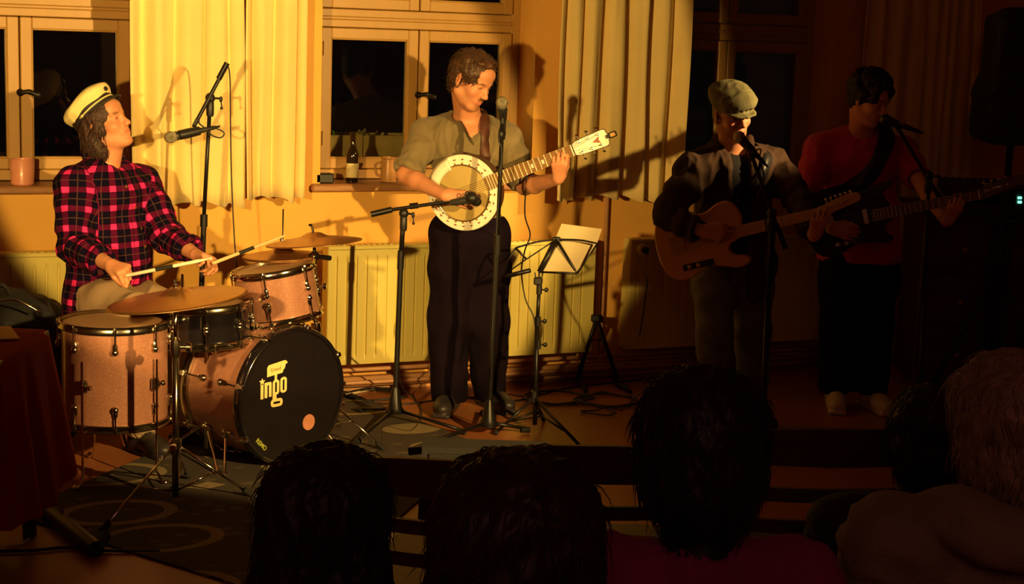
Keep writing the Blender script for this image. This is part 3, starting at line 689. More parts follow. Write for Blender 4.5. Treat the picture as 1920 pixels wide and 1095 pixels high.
def lp(x, z, o=0): return hp(-.096 + (x + .09) * .80, -.030 + (z + .028) * .68, o)
def flat(mb, poly, o): mb.add([lp(x, z, o) for x, z in poly], [tuple(range(len(poly)))])
lg = MB(); bx, bz = -.190, .034; sk = .10
flat(lg, rrect(bx, bx + .019, bz, bz + .088, .002, 2), .0015)                                # i
flat(lg, rrect(bx + .026, bx + .045, bz + .003, bz + .094, .002, 2), .0015); flat(lg, rrect(bx + .055, bx + .073, bz + .006, bz + .090, .002, 2), .0015); flat(lg, rrect(bx + .026, bx + .073, bz + .078, bz + .097, .009, 4), .0016)   # n
ring_rr(lg, bx + .080, bx + .124, bz + .012, bz + .104, .018, .016, .0015)                    # bowl of the g
flat(lg, rrect(bx + .080, bx + .096, bz - .030, bz + .05, .003, 2), .0016)
ring_rr(lg, bx + .131, bx + .175, bz + .016, bz + .112, .018, .016, .0015)                    # o
ring_rr(lg, bx + .068, bx + .148, bz - .062, bz - .012, .02, .018, .0017, .0); flat(lg, rrect(bx + .096, bx + .106, bz - .014, bz + .018, .002, 2), .0018)
flat(lg, rrect(bx + .092, bx + .108, bz + .100, bz + .145, .003, 2), .0016)                   # stem up to the plate
flat(lg, [(bx + .042, bz + .128), (bx + .145, bz + .140), (bx + .152, bz + .158), (bx + .160, bz + .165), (bx + .166, bz + .190), (bx + .180, bz + .197), (bx + .168, bz + .212), (bx + .155, bz + .214), (bx + .052, bz + .199), (bx + .042, bz + .184)], .0015)
for k in range(5):
    an = PI / 2 + k * 2 * PI / 5; c = (bx + .010, bz + .106)
    flat(lg, [(c[0] + .022 * math.cos(an), c[1] + .022 * math.sin(an)), (c[0] + .010 * math.cos(an + .63), c[1] + .010 * math.sin(an + .63)), (c[0], c[1]), (c[0] + .010 * math.cos(an - .63), c[1] + .010 * math.sin(an - .63))], .0014)
lg.build('lettering', CREAM, bd)
def text(s, size, o, ex_, ey_, m, name, parent, offset=0.0, sx=1.0):
    cu = bpy.data.curves.new(name, 'FONT'); cu.body = s; cu.size = size; cu.offset = offset; cu.align_x = 'CENTER'; cu.align_y = 'CENTER'; ob = bpy.data.objects.new(name, cu); COL.objects.link(ob)
    me = bpy.data.meshes.new_from_object(ob.evaluated_get(bpy.context.evaluated_depsgraph_get())); bpy.data.objects.remove(ob)
    V = [np.array(o) + np.array(ex_) * v.co.x * sx + np.array(ey_) * v.co.y for v in me.vertices]; F = [tuple(p.vertices) for p in me.polygons]; bpy.data.meshes.remove(me)
    return link(name, V, F, m, parent)
text('Grand', .022, lp(bx + .098, bz + .168, .0030), unit(ex + ZU * .06), ZU, INK, 'small_lettering', bd)
an = math.radians(-118); text('REMO', .026, hp(rb * .90 * math.cos(math.radians(226)), rb * .90 * math.sin(math.radians(226)), .0020), unit(ex * .72 - ZU * .69), unit(ex * .69 + ZU * .72), GREENP, 'maker_lettering', bd, .0006)
m = MB(); m.lathe(hp(.088, -.125, .001), nb, [(0, .034), (.002, .033), (.002, .001)], 28, cap=False); m.build('round_patch', PINKD, bd)
# rack tom, tilted towards the drummer
rt_up = unit(ZU + RH * -.17 - FH * .02); rt, a, b, ct = drum('rack_tom', 'small champagne sparkle tom mounted above the bass drum', 'drum', at(527, 596, 6.62), rt_up, .215, .168, SHELL, HEADM, HEADM, 6, .45, CHROME)
p = at(478, 652, 6.55); m = MB(); q = at(471, 580, 6.5); m.tube([p - ZU * .02, p + ZU * .05, q], .010, 10); m.lathe(p + ZU * .01, ZU, [(-.03, .026), (.0, .028), (.012, .016), (.05, .016), (.055, .012)], 16); m.ball(q, .017, n=12, m=8); m.tube(curve_pts([at(453, 577, 6.46), q, at(490, 566, 6.46), at(497, 552, 6.47), at(494, 541, 6.48)], 5), .006, 8); m.lathe(at(463, 598, 6.5), RH, [(-.03, .006), (.03, .006), (.032, .013), (.04, .011)], 10); m.build('tom_arm', CHROME, rt, 'auto')
m = MB(); R = np.array([RH, ZU, -FH]).T; m.bbox((-.02, -.03, -.01), (.02, .03, .03), .008, R, at(497, 546, 6.50)); m.build('bracket', DKCHROME, rt, 'auto')
# snare drum on its stand
sn_up = unit(ZU + RH * -.06); sb = at(388, 640, 6.42); sn, a, b, ct = drum('snare_drum', 'black snare drum behind the big tilted cymbal', 'drum', sb, sn_up, .16, .178, BLKSHELL, HEADM, HEADM, 8, .2, DKCHROME)
ss = thing('snare_stand', 'low chrome tripod stand holding the black snare drum', 'stand', sb * [1, 1, 0]); m = MB(); g = sb * [1, 1, 0]; m.tube([g + ZU * .06, sb - ZU * .03], .011, 10); m.build('pole', CHROME, ss, True)
for k in range(3):
    an = k * 2 * PI / 3 + .5; o = np.array([math.cos(an), math.sin(an), 0]); m = MB(); m.tube([g + ZU * .17, g + o * .22 + ZU * .012], .006, 8); m.ball(g + o * .22 + ZU * .012, .012, n=8, m=6); m.build('leg', CHROME, ss, 'auto')
    m = MB(); m.tube([sb - ZU * .03, sb + o * .15 - ZU * .02, sb + o * .196 + ZU * .0, sb + o * .196 + ZU * .02], .005, 8); m.build('basket_arm', CHROME, ss, 'auto')
# cymbals
def cymbal(c, up, r, name, parent, bell=.19, bow=.10, seed=0):
    pr = [(.0, .006)]; n = 14
    for i in range(n + 1): t = i / n; rr = .006 + (r - .006) * t; z = -bow * r * t ** 1.6 + (.085 * r * max(0, 1 - (t / bell) ** 2) ** .7 if t < bell else 0); pr.append((z, rr))
    pr += [(pr[-1][0] - .0015, r - .001)]
    m = MB(); m.lathe(c, up, pr, 64, cap=False); o = m.build(name, CYMB, parent, True); md = o.modifiers.new('thickness', 'SOLIDIFY'); md.thickness = .0014; return o
def tripod(mb_leg_fn, hub, foot_pts, parent, m, r=.007, foot=.013, dbl=False, lower=None):
    for f in foot_pts:
        mb = MB(); mb.tube([hub, f + ZU * .008], r, 8)
        if lower is not None: mb.tube([lower, hub + (f - hub) * .5], r * .8, 6)
        lo = mb.build('leg', m, parent, True); mb = MB(); d = unit(f - hub); mb.tube([f - d * .045 + ZU * .008, f + ZU * .009], foot, 10); mb.build('rubber_foot', RUBBER, lo, 'auto')
def clampnut(mb, p, d, s=1.0): mb.lathe(p, d, [(0, .006 * s), (.02 * s, .006 * s), (.022 * s, .014 * s), (.034 * s, .012 * s)], 10); return mb
h0 = 5.92; top = at(342, 514, h0); pc = at(334, 862, 5.92); cs = thing('cymbal_stand', 'tall chrome cymbal stand in front of the drum kit carrying a wide bronze cymbal', 'cymbal stand', gr(330, 945))
pg = gr(329, 945); m = MB(); m.tube([pg + ZU * .03, pg + ZU * .62], .0125, 12); m.build('lower_tube', DKCHROME, cs, True)
m = MB(); m.tube([pg + ZU * .60, pg + ZU * .76, at(341, 560, h0), top], [.0095, .0095, .006, .005], 10); m.build('upper_tube', CHROME, cs, True)
m = MB(); m.lathe(pg + ZU * .60, ZU, [(-.03, .017), (0, .021), (.03, .018), (.034, .012)], 16); clampnut(m, pg + ZU * .605 + RH * .014, RH, 1.3); m.build('height_clamp', DKCHROME, cs, 'auto')
m = MB(); m.lathe(pg + ZU * .225, ZU, [(-.03, .017), (-.02, .022), (.0, .022), (.018, .024), (.03, .016)], 16); clampnut(m, pg + ZU * .23 - FH * .015, -FH, 1.0); m.build('collar', CHROME, cs, 'auto')
tripod(None, pg + ZU * .235, [gr(190, 1000), gr(474, 934), pg + FH * .33 - RH * .02], cs, CHROME, .005, .012, lower=pg + ZU * .05)
cu_ = unit(ZU + RH * -.13 + FH * -.02); cc = at(331, 549, h0); cymbal(cc, cu_, .262, 'cymbal', cs)
m = MB(); m.lathe(cc + cu_ * .02, cu_, [(0, .012), (.012, .012), (.012, .004), (.03, .004)], 12); m.lathe(cc + cu_ * .035, cu_, [(0, .008), (.014, .007)], 8); m.build('wing_nut', CHROME, cs, 'auto')
# second stand with the crash cymbal, behind the rack tom
h1 = 6.78; p0 = at(596, 800, h1) * [1, 1, 0]; pt_ = at(590, 480, h1); c2 = thing('cymbal_stand', 'chrome boom stand behind the small tom with a thin bronze cymbal at its top', 'cymbal stand', p0)
m = MB(); m.tube([p0 + ZU * .05, at(592, 640, h1)], .0125, 12); m.build('lower_tube', DKCHROME, c2, True); m = MB(); m.tube([at(592, 640, h1), pt_], .0095, 10); m.build('upper_tube', DKCHROME, c2, True)
m = MB(); m.lathe(at(592, 618, h1), ZU, [(-.03, .018), (0, .024), (.03, .020), (.034, .012)], 16); m.build('height_clamp', CHROME, c2, 'auto'); m = MB(); clampnut(m, at(596, 536, h1), RH, 1.1); m.lathe(at(591, 540, h1), ZU, [(-.03, .014), (.03, .014)], 12); m.build('tube_clamp', CHROME, c2, 'auto')
m = MB(); m.ball(pt_, .022, n=12, m=8); m.tube([pt_ - RH * .02, at(619, 484, h1 - .06)], .011, 10); m.tube([pt_, at(588, 440, h1), at(585, 424, h1)], [.008, .006, .004], 8); m.ball(at(582, 422, h1), (.009, .009, .006), n=8, m=6); m.build('boom_arm', BLACKM, c2, 'auto')
m = MB(); m.ball(pt_ - FH * .015, .015, n=10, m=8); m.build('tilter', CHROME, c2, True)
tripod(None, p0 + ZU * .24, [p0 + RH * .30 - FH * .1, p0 - RH * .2 - FH * .0 + FH * .28, p0 + RH * .06 + FH * .3], c2, CHROME, .006, .012, lower=p0 + ZU * .06)
cymbal(at(588, 443, h1 + .0), unit(ZU + RH * -.10 + FH * .03), .205, 'cymbal', c2, .24, .13)
# hi-hat
h2 = 6.85; hb = at(527, 800, h2) * [1, 1, 0]; hh = thing('hi_hat_stand', 'pair of hi-hat cymbals on a thin rod stand by the drummers left hand', 'cymbal stand', hb)
m = MB(); m.tube([hb + ZU * .03, at(529, 500, h2)], .011, 10); m.build('tube', DKCHROME, hh, True); m = MB(); m.tube([at(529, 500, h2), at(531, 392, h2)], .0032, 6); m.build('rod', BLACKM, hh, True)
hu = unit(ZU + RH * -.05); hc = at(529, 470, h2); cymbal(hc, hu, .17, 'top_cymbal', hh, .28, .13); o = cymbal(hc - hu * .05, -hu, .17, 'bottom_cymbal', hh, .28, .13)
m = MB(); m.lathe(hc + hu * .012, hu, [(0, .013), (.006, .013), (.006, .008), (.045, .008), (.05, .005)], 12); clampnut(m, hc + hu * .04, RH, .9); m.build('clutch', CHROME, hh, 'auto')
tripod(None, hb + ZU * .25, [hb + RH * .2 - FH * .12, hb - RH * .24, hb + FH * .26], hh, CHROME, .006, .012)
m = MB(); R = np.array([ex, unit(np.cross(ZU, ex)), ZU]).T; m.bbox((-.04, -.13, .012), (.04, .13, .02), .003, R, hb - FH * .2 * [1, 1, 0] + ZU * .03); m.build('pedal', DKCHROME, hh, 'auto')
# bass drum pedal and throne
pp = rc * [1, 1, 0]; bp_ = thing('bass_drum_pedal', 'chrome foot pedal clamped behind the bass drum', 'pedal', pp - nb * .2); m = MB(); R = np.array([ex, nb, ZU]).T; m.bbox((-.045, -.33, .02), (.045, -.06, .035), .004, R, pp); m.build('footboard', DKCHROME, bp_, 'auto'); m = MB(); m.bbox((-.06, -.08, .005), (-.045, -.05, .24), .004, R, pp); m.bbox((.045, -.08, .005), (.06, -.05, .24), .004, R, pp); m.bbox((-.06, -.35, .003), (.06, -.02, .012), .003, R, pp); m.build('frame', CHROME, bp_, 'auto')
m = MB(); m.tube([pp - nb * .065 + ZU * .23, pp - nb * .04 + ZU * .33], .005, 8); m.ball(pp - nb * .038 + ZU * .345, .026, n=12, m=8); m.build('beater', WHITEST, bp_, True)
# microphones and their stands
GRILLE = mat('mic_grille', (.42, .38, .28), .35, .7, .5, 500, .6, 700); MICB = mat('mic_body', (.05, .045, .045), .4, .4)
def microphone(ball, tail, label, grille=GRILLE, body=None, L=.17, clip=True, group='vocal microphones on stands'):
    d = unit(np.array(tail) - ball); t = thing('microphone', label, 'microphone', ball, group)
    m = MB(); m.lathe(ball, d, [(-.0255, .004), (-.024, .011), (-.018, .019), (-.008, .0245), (.004, .0255), (.014, .0235), (.022, .0205)], 24); m.lathe(ball, d, [(-.001, .0265), (.004, .0268), (.006, .0255)], 24, cap=False); m.build('grille', grille, t, 'auto')
    m = MB(); m.lathe(ball, d, [(.020, .0195), (.026, .021), (.034, .019), (.06, .0165), (L - .01, .0115), (L, .0105), (L, .0095)], 20); m.build('body', body or MICB, t, 'auto')
    m = MB(); m.lathe(ball, d, [(L, .0095), (L + .03, .009), (L + .045, .006), (L + .06, .0045)], 12); m.build('plug', BLACKP, t, 'auto')
    return t, d
def stand_base(base, feet, t, hubh=.12, r=.0085):
    m = MB(); m.lathe(base, ZU, [(.045, .030), (.05, .044), (.06, .045), (.075, .034), (.16, .017), (.17, .013)], 20); m.build('hub', BLACKM, t, 'auto')
    for f in feet:
        m = MB(); m.tube([base + ZU * .065, np.array(f) * [1, 1, 0] + ZU * .022], r, 8); lo = m.build('leg', BLACKM, t, True)
        m = MB(); d = unit(np.array(f) * [1, 1, 0] - base); m.tube([np.array(f) * [1, 1, 0] + ZU * .020 - d * .03, np.array(f) * [1, 1, 0] + ZU * .016 + d * .012], .0135, 8); m.build('rubber_foot', RUBBER, lo, 'auto')
def clutch(p, parent, knob_dir=None, s=1.0):
    k = RH if knob_dir is None else knob_dir; m = MB(); m.lathe(p - ZU * .02, ZU, [(-.06, .014 * s), (-.05, .017 * s), (.0, .017 * s), (.01, .012)], 14); m.ball(p, (.022 * s, .022 * s, .024 * s), n=14, m=10)
    m.tube([p, p + k * .045], .005, 8); m.ball(p + k * .047 - ZU * .004, (.008, .008, .014), n=8, m=6); m.tube([p + k * .047, p + k * .05 - ZU * .038], .003, 6); m.ball(p + k * .05 - ZU * .042, .007, n=8, m=6); return m.build('clutch', BLACKP, parent, 'auto')
def cable(name, pts, r, m, label, group=None, n=8, cat='cable'):
    mb = MB(); mb.tube(curve_pts(pts, n), r, 6); return setp(mb.build(name, m, None, True), label, cat, group)
CABLE = mat('black_cable', (.012, .010, .012), .5); WCABLE = mat('pale_cable', (.70, .58, .36), .5)
def clip(p, d, t, m=None):
    mb = MB(); mb.lathe(p - d * .03, d, [(0, .0175), (.0, .0215), (.065, .019), (.065, .0165)], 16, cap=False); mb.tube([p - ZU * .015, p - ZU * .05], .009, 8); return mb.build('clip', m or BLACKP, t, 'auto')
# 1: drummer's boom microphone
h = 7.02; s1 = thing('microphone_stand', 'black boom microphone stand beside the drummer, in front of the left curtain', 'microphone stand', at(370, 790, h) * [1, 1, 0], 'black microphone stands'); ph = at(394, 190, h); pb = at(370, 790, h) * [1, 1, 0]
m = MB(); m.tube([pb + ZU * .06, at(382, 420, h)], .0125, 12); m.tube([at(382, 425, h), at(382.5, 402, h)], .017, 12); m.build('lower_tube', BLACKM, s1, 'auto'); m = MB(); m.tube([at(382.4, 405, h), ph], .009, 12); m.build('upper_tube', BLACKM, s1, True)
stand_base(pb, [pb + vec(-.6, .8, 0) * .3, pb + vec(.9, .3, 0) * .3, pb + vec(-.3, -.9, 0) * .3], s1); clutch(at(394, 184, h), s1)
m = MB(); m.tube([at(426, 118, h - .02), at(410, 148, h - .02)], .0125, 12); m.tube([at(412, 146, h - .02), at(371, 223, h - .06)], .0085, 10); m.build('boom', BLACKM, s1, 'auto')
mt = microphone(at(319.5, 257.5, h - .14), at(380, 244, h - .06), 'microphone aimed at the drummers face from the left boom stand'); 
cp = at(352, 250, h - .105); m = MB(); m.lathe(cp, mt[1], [(-.04, .021), (.0, .022), (.055, .019)], 14); m.tube([cp + mt[1] * .04, at(364, 236, h - .06), at(371, 223, h - .06)], .010, 8); m.build('clip', BLACKP, s1, 'auto')
tl = at(388, 243, h - .05)
cable('microphone_cable', [tl, at(405, 241, h - .03), at(420, 249, h - .02), at(414, 258, h - .03), at(398, 254, h - .04), at(384, 240, h - .05), at(373, 225, h - .05), at(395, 185, h - .01), at(411, 150, h), at(425, 122, h), at(431, 145, h + .01), at(432, 220, h + .02), at(434, 330, h + .03), at(439, 440, h + .03), at(445, 530, h + .02), at(442, 650, h), gr(440, 800, .01)], .0034, CABLE, 'cable looping from the drummers microphone down its stand')
# 2: instrument microphone in front of the banjo
pb = gr(740, 793); h = float((pb - CAM).dot(FH)); s2 = thing('microphone_stand', 'black boom stand reaching across the front of the banjo', 'microphone stand', pb, 'black microphone stands'); ph = at(757, 393, h)
m = MB(); m.tube([pb + ZU * .06, at(751, 500, h)], .0125, 12); m.tube([at(750.5, 505, h), at(752, 470, h)], .0155, 12); m.build('lower_tube', BLACKM, s2, 'auto'); m = MB(); m.tube([at(752, 480, h), ph], .0115, 12); m.build('upper_tube', BLACKM, s2, True)
stand_base(pb, [gr(668, 836), gr(868, 816), gr(672, 775)], s2); clutch(at(757, 400, h), s2, unit(RH - FH * .4))
m = MB(); m.tube([at(696, 402, h), at(735, 393, h)], .014, 12); m.tube([at(733, 393.5, h), at(860, 375, h - .06)], .0085, 10); m.tube([at(768, 387, h), at(784, 385, h)], .014, 10); m.build('boom', BLACKM, s2, 'auto')
t, d = thing('microphone', 'dark instrument microphone pointing at the banjo skin', 'microphone', at(882, 372, 7.1)), unit(at(897, 379, h - .01) - at(850, 378, h - .06))
c_ = at(884, 371, 7.08); m = MB(); m.ball(c_, (.028, .034, .028), n=16, m=12); m.lathe(c_, unit(at(900, 382, 7.1) - c_), [(0, .022), (.03, .024), (.045, .018), (.05, .012)], 14); m.build('grille', BLACKP, t, 'auto'); m = MB(); m.tube([c_, at(866, 377, 7.09), at(846, 380, 7.11)], [.016, .018, .014], 12); m.build('body', MICB, t, 'auto')
m = MB(); m.tube(curve_pts([at(879, 366, 7.08), at(878, 360, 7.07), at(873, 362, 7.07), at(872, 374, 7.07)], 5), .0035, 8); m.build('mount', BLACKP, t, True)
# 3: straight vocal stand in front of the banjo player
pb = gr(915, 818); h = float((pb - CAM).dot(FH)); s3 = thing('microphone_stand', 'straight black microphone stand in front of the banjo player', 'microphone stand', pb, 'black microphone stands')
m = MB(); m.tube([pb + ZU * .06, at(932, 470, h)], .0125, 12); m.tube([at(932, 478, h), at(933, 440, h)], .0165, 12); m.build('lower_tube', BLACKM, s3, 'auto'); m = MB(); m.tube([at(933, 450, h), at(942, 222, h)], .0095, 12); m.build('upper_tube', BLACKM, s3, True); stand_base(pb, [gr(778, 848), gr(988, 813), gr(905, 780)], s3)
mt = microphone(at(941, 192, h - .03), at(943, 225, h + .03), 'microphone at the banjo players chin, on the straight stand', L=.15); m = MB(); m.lathe(at(942.5, 214, h), unit(at(943, 200, h - .03) - at(943, 225, h + .03)), [(-.03, .018), (.03, .021)], 14); m.tube([at(942.5, 215, h), at(942, 232, h)], .010, 8); m.build('clip', BLACKP, s3, 'auto')
m = MB(); m.ball(at(940, 252, h), (.013, .013, .02), n=10, m=8); m.build('cable_tie', BLACKP, s3, True)
cable('microphone_cable', [at(944, 232, h + .05), at(938, 238, h + .01), at(935, 262, h - .015), at(941, 290, h - .02), at(933, 400, h - .02), at(926, 560, h - .02), at(920, 700, h - .02), gr(925, 800, .01), gr(960, 790, .008), gr(1020, 780, .008)], .0034, CABLE, 'cable running down the straight microphone stand')
# 4: guitarist's boom stand
h = 6.8; top = at(1447, 402, h); pb = at(1428, 830, h) * [1, 1, 0]; s4 = thing('microphone_stand', 'black microphone stand with slanted boom in front of the capped guitarist', 'microphone stand', pb, 'black microphone stands')
m = MB(); m.tube([pb + ZU * .06, at(1440, 560, h)], .0125, 12); m.build('lower_tube', BLACKM, s4, True); m = MB(); m.tube([at(1440, 565, h), top], .0095, 12); m.build('upper_tube', BLACKM, s4, True); stand_base(pb, [pb + vec(-.8, .6, 0) * .3, pb + vec(.9, .5, 0) * .3, pb + vec(0, -1, 0) * .3], s4); clutch(at(1447, 400, h), s4, unit(-FH - RH * .3))
m = MB(); m.tube([at(1473, 466, h + .02), at(1455, 420, h + .01)], .0125, 12); m.tube([at(1457, 425, h + .01), at(1409, 290, h - .03)], .0085, 10); m.build('boom', BLACKM, s4, 'auto')
mt = microphone(at(1386, 257, h + .02), at(1408, 280, h - .01), 'microphone at the capped guitarists mouth', L=.12); m = MB(); m.lathe(at(1402, 274, h - .002), mt[1], [(-.035, .020), (.03, .018)], 14); m.tube([at(1403, 276, h), at(1413, 292, h - .01), at(1410, 298, h - .03)], .011, 8); m.build('clip', BLACKP, s4, 'auto')
cable('microphone_cable', [at(1412, 284, h), at(1426, 280, h), at(1424, 300, h - .05), at(1432, 330, h - .04), at(1421, 380, h - .03), at(1437, 430, h - .02), at(1436, 600, h - .02), gr(1430, 800, .01)], .0034, CABLE, 'cable hanging from the capped guitarists microphone')
# 5: bassist's stand
h = 7.4; top = at(1742, 330, h); pb = at(1722, 800, h) * [1, 1, 0]; s5 = thing('microphone_stand', 'black boom microphone stand in front of the red-shirted bassist', 'microphone stand', pb, 'black microphone stands')
m = MB(); m.tube([pb + ZU * .06, at(1733, 560, h)], .0125, 12); m.build('lower_tube', BLACKM, s5, True); m = MB(); m.tube([at(1733, 565, h), top], .0095, 12); m.build('upper_tube', BLACKM, s5, True); stand_base(pb, [pb + vec(-.8, .6, 0) * .3, pb + vec(.9, .5, 0) * .3, pb + vec(0, -1, 0) * .3], s5); clutch(top, s5)
m = MB(); m.tube([at(1770, 385, h), at(1684, 240, h)], .0085, 10); m.tube([at(1770, 385, h), at(1757, 362, h)], .0125, 10); m.build('boom', BLACKM, s5, 'auto')
mt = microphone(at(1660, 224, h), at(1682, 232, h), 'microphone at the mouth of the red-shirted bassist', L=.13, grille=MICB); m = MB(); m.lathe(at(1677, 231, h), mt[1], [(-.03, .020), (.03, .018)], 14); m.tube([at(1679, 232, h), at(1685, 242, h)], .011, 8); m.build('clip', BLACKP, s5, 'auto'); m = MB(); m.lathe(at(1686, 230, h - .01), RH, [(0, .009), (.03, .008)], 10); m.build('bright_plug', BRASS, s5, 'auto')
# music stand
h = 7.13; pb = gr(1002, 812); h = float((pb - CAM).dot(FH)); ms = thing('music_stand', 'folding black wire music stand with open desk', 'music stand', pb); mp = lambda x, y, dh=0: at(x, y, h + dh)
m = MB(); m.tube([pb + ZU * .04, mp(1007, 610)], .0105, 10); m.tube([mp(1007, 615), mp(1011, 540)], .0085, 10); m.tube([mp(1011, 545), mp(1012, 520)], .007, 8); m.build('pole', BLACKM, ms, True)
for (x, y) in ((1020, 543), (1017, 602), (1018, 646)): m = MB(); c = mp(x - 9, y); m.lathe(c, ZU, [(-.02, .013), (.02, .013)], 10); m.tube([c, c + RH * .028], .004, 6); m.ball(c + RH * .032, (.011, .007, .011), n=8, m=6); m.build('knob', BLACKP, ms, 'auto')
m = MB(); m.bbox((-.02, -.01, -.018), (.02, .01, .018), .006, np.array([RH, FH, ZU]).T, mp(1009, 527)); m.tube([mp(1004, 520), mp(1003, 511)], .003); m.tube([mp(1016, 520), mp(1018, 510)], .003); m.tube([mp(1011, 521), mp(1011, 509)], .004); m.build('head_joint', BLACKP, ms, 'auto')
hub = mp(1001, 745); m = MB(); m.lathe(hub, ZU, [(-.02, .015), (.03, .015)], 12); m.build('hub', BLACKP, ms, 'auto')
for i, (fx, fy, mx, my) in enumerate(((930, 816, .6, 0), (1093, 847, .6, 0), (1019, 790, .6, 0))):
    f = gr(fx, fy); m = MB(); m.tube([hub, f + ZU * .012], .0075, 8); mid = hub + (f - hub) * .62; m.tube([pb + ZU * .10, mid], .005, 8); lo = m.build('leg', BLACKM, ms, True); m = MB(); m.ball(f + ZU * .012, (.013, .013, .012), n=8, m=6); m.build('rubber_foot', RUBBER, lo, True)
A_, TR_, BR_, BC_ = mp(1043, 449, .02), mp(1120, 456.5, -.05), mp(1082, 513, -.08), mp(1012, 510, -.02); LT, LM, LB = mp(966.5, 465, .05), mp(987, 486, .03), mp(951, 511, .06); LL = mp(940, 520, .05)
def wire(P, r, nm='desk_wire'): mb = MB(); mb.tube(P, r, 8); mb.build(nm, BLACKM, ms, True)
wire(curve_pts([A_, mp(1085, 450, -.02), TR_], 4), .0042); wire([TR_, BR_], .0042); wire([BR_, BC_], .0045); wire([A_, BR_], .0065); wire([A_, BC_], .014, 'desk_spine'); wire([A_, LM, LB], .0032); wire(curve_pts([A_, mp(1005, 454, .03), LT], 4), .0042); wire([LT, LM], .0055); wire([LT, mp(953, 488, .06), mp(947, 515, .06)], .0038); wire([mp(946, 519, .05), mp(994, 507, .01)], .0105, 'desk_lip')
m = MB(); m.bbox((-.018, -.012, -.012), (.018, .012, .012), .004, np.array([RH, FH, ZU]).T, A_); m.build('desk_joint', BLACKP, ms, 'auto')
PAPER = mat('paper', (.62, .50, .30), .7, 0, .03); 
P_ = [mp(1018, 508.5, -.035), mp(1080, 511, -.095), mp(1118, 462, -.02), mp(1129, 430, .02), mp(1053, 420, .06), mp(1040, 452, .035)]
V = [np.array(q) + FH * .012 for q in P_]; m = MB(); m.add(V + [q + FH * .001 for q in V], [(0, 1, 2, 5), (5, 2, 3, 4), (9 + 2, 8, 7, 6), (10, 9, 8, 11)]); setp(m.build('sheet_music', PAPER, None, True), 'pale loose sheets of paper standing on the music stand', 'paper')
# A-shaped guitar stand
ga = thing('guitar_stand', 'small black A-frame guitar stand by the wall', 'guitar stand', gr(1125, 715)); ap = wl(1119, 597, -.22)
m = MB(); m.bbox((-.03, -.015, -.018), (.03, .015, .02), .006, np.array([RH, FH, ZU]).T, ap); m.build('hinge', BLACKP, ga, 'auto')
for (kx, ky, fx, fy) in ((1085, 690, 1098, 738), (1156, 700, 1182, 740)):
    k = gr(kx, ky + 26) + ZU * .05; f = gr(fx, fy); m = MB(); m.tube([ap + (k - ap) * .03, k], .011, 8); m.build('leg', BLACKM, ga, True); m = MB(); m.tube(curve_pts([k + (ap - k) * .12, k - ZU * .03, (k + f) / 2 + ZU * .0, f + ZU * .014], 5), [.015] * 14 + [.010, .010], 8); m.build('foot', RUBBER, ga, True)
m = MB(); m.tube([wl(1103, 637, -.20), wl(1136, 637, -.20)], .003, 6); m.build('cross_wire', BLACKM, ga, True)
# cables on the floor
cable('floor_cable', [wl(640, 732, -.12) * [1, 1, 0] + ZU * .008, gr(700, 730, .006), gr(760, 722, .006), gr(830, 708, .006), gr(900, 712, .006), gr(990, 709, .006), gr(1060, 700, .006), gr(1130, 686, .006), gr(1200, 688, .006)], .006, WCABLE, 'long pale cable lying along the foot of the rear wall')
rs = np.random.RandomState(4)
def coil(name, x, y, rx, n, label, seed):
    r = np.random.RandomState(seed); P = []; c = gr(x, y)
    for i in range(n * 9 + 1): an = i * 2 * PI / 9; rr = rx * (1 + .18 * math.sin(i * .7 + seed)) ; P.append(c + np.array([math.cos(an), math.sin(an) * .9, 0]) * rr + np.array([r.uniform(-.03, .03), r.uniform(-.03, .03), .007 + .004 * (i % 3)]))
    cable('cable_coil', P, .0038, CABLE, label, None, 5)
coil('c', 700, 745, .13, 4, 'coiled black cable on the floor between bass drum and boom stand', 1); coil('c', 1035, 748, .16, 3, 'coiled black cable behind the music stand', 2); coil('c', 1135, 752, .15, 3, 'coiled black cable in front of the A-frame stand', 3); coil('c', 1130, 775, .09, 1, 'single loop of cable on the floor right of the music stand', 4)
cable('floor_cable', [at(745, 640, 7.2), gr(752, 720, .1), gr(775, 745, .01), gr(790, 775, .006), gr(770, 808, .006), gr(720, 800, .006), gr(715, 830, .006), gr(700, 860, .006)], .0038, CABLE, 'thin black cable curling round the foot of the boom stand')
cable('floor_cable', [at(988, 330, 7.3), at(984, 400, 7.36), at(994, 440, 7.4), at(984, 470, 7.4), at(978, 510, 7.4), at(985, 560, 7.38), at(1002, 600, 7.36), at(1004, 660, 7.34), gr(992, 735, .02), gr(975, 742, .006), gr(940, 738, .006), gr(880, 745, .006)], .0034, CABLE, 'cable hanging from the banjo down to the floor')
cable('floor_cable', [gr(560, 742, .006), gr(640, 752, .006), gr(760, 757, .006), gr(860, 745, .006), gr(960, 752, .006), gr(1060, 728, .006), gr(1200, 712, .006), gr(1300, 705, .006)], .0045, CABLE, 'black cable stretched across the floor behind the stands')
cable('floor_cable', [gr(46, 968, .006), gr(60, 985, .006), gr(58, 1005, .006), gr(40, 1020, .006), gr(10, 1026, .006)], .004, WCABLE, 'curl of pale cable on the floor at the lower left', None)
cable('floor_cable', [gr(-20, 1034, .008), gr(60, 1032, .008), gr(130, 1026, .008), gr(190, 1032, .008), gr(300, 1034, .008)], .006, CABLE, 'dark cable crossing the floor at the lower left corner')
cable('wall_cable', [wl(1215, 520, -.17), wl(1207, 580, -.17), wl(1199, 632, -.17)], .003, CABLE, 'thin black cable hanging in front of the dim radiator')
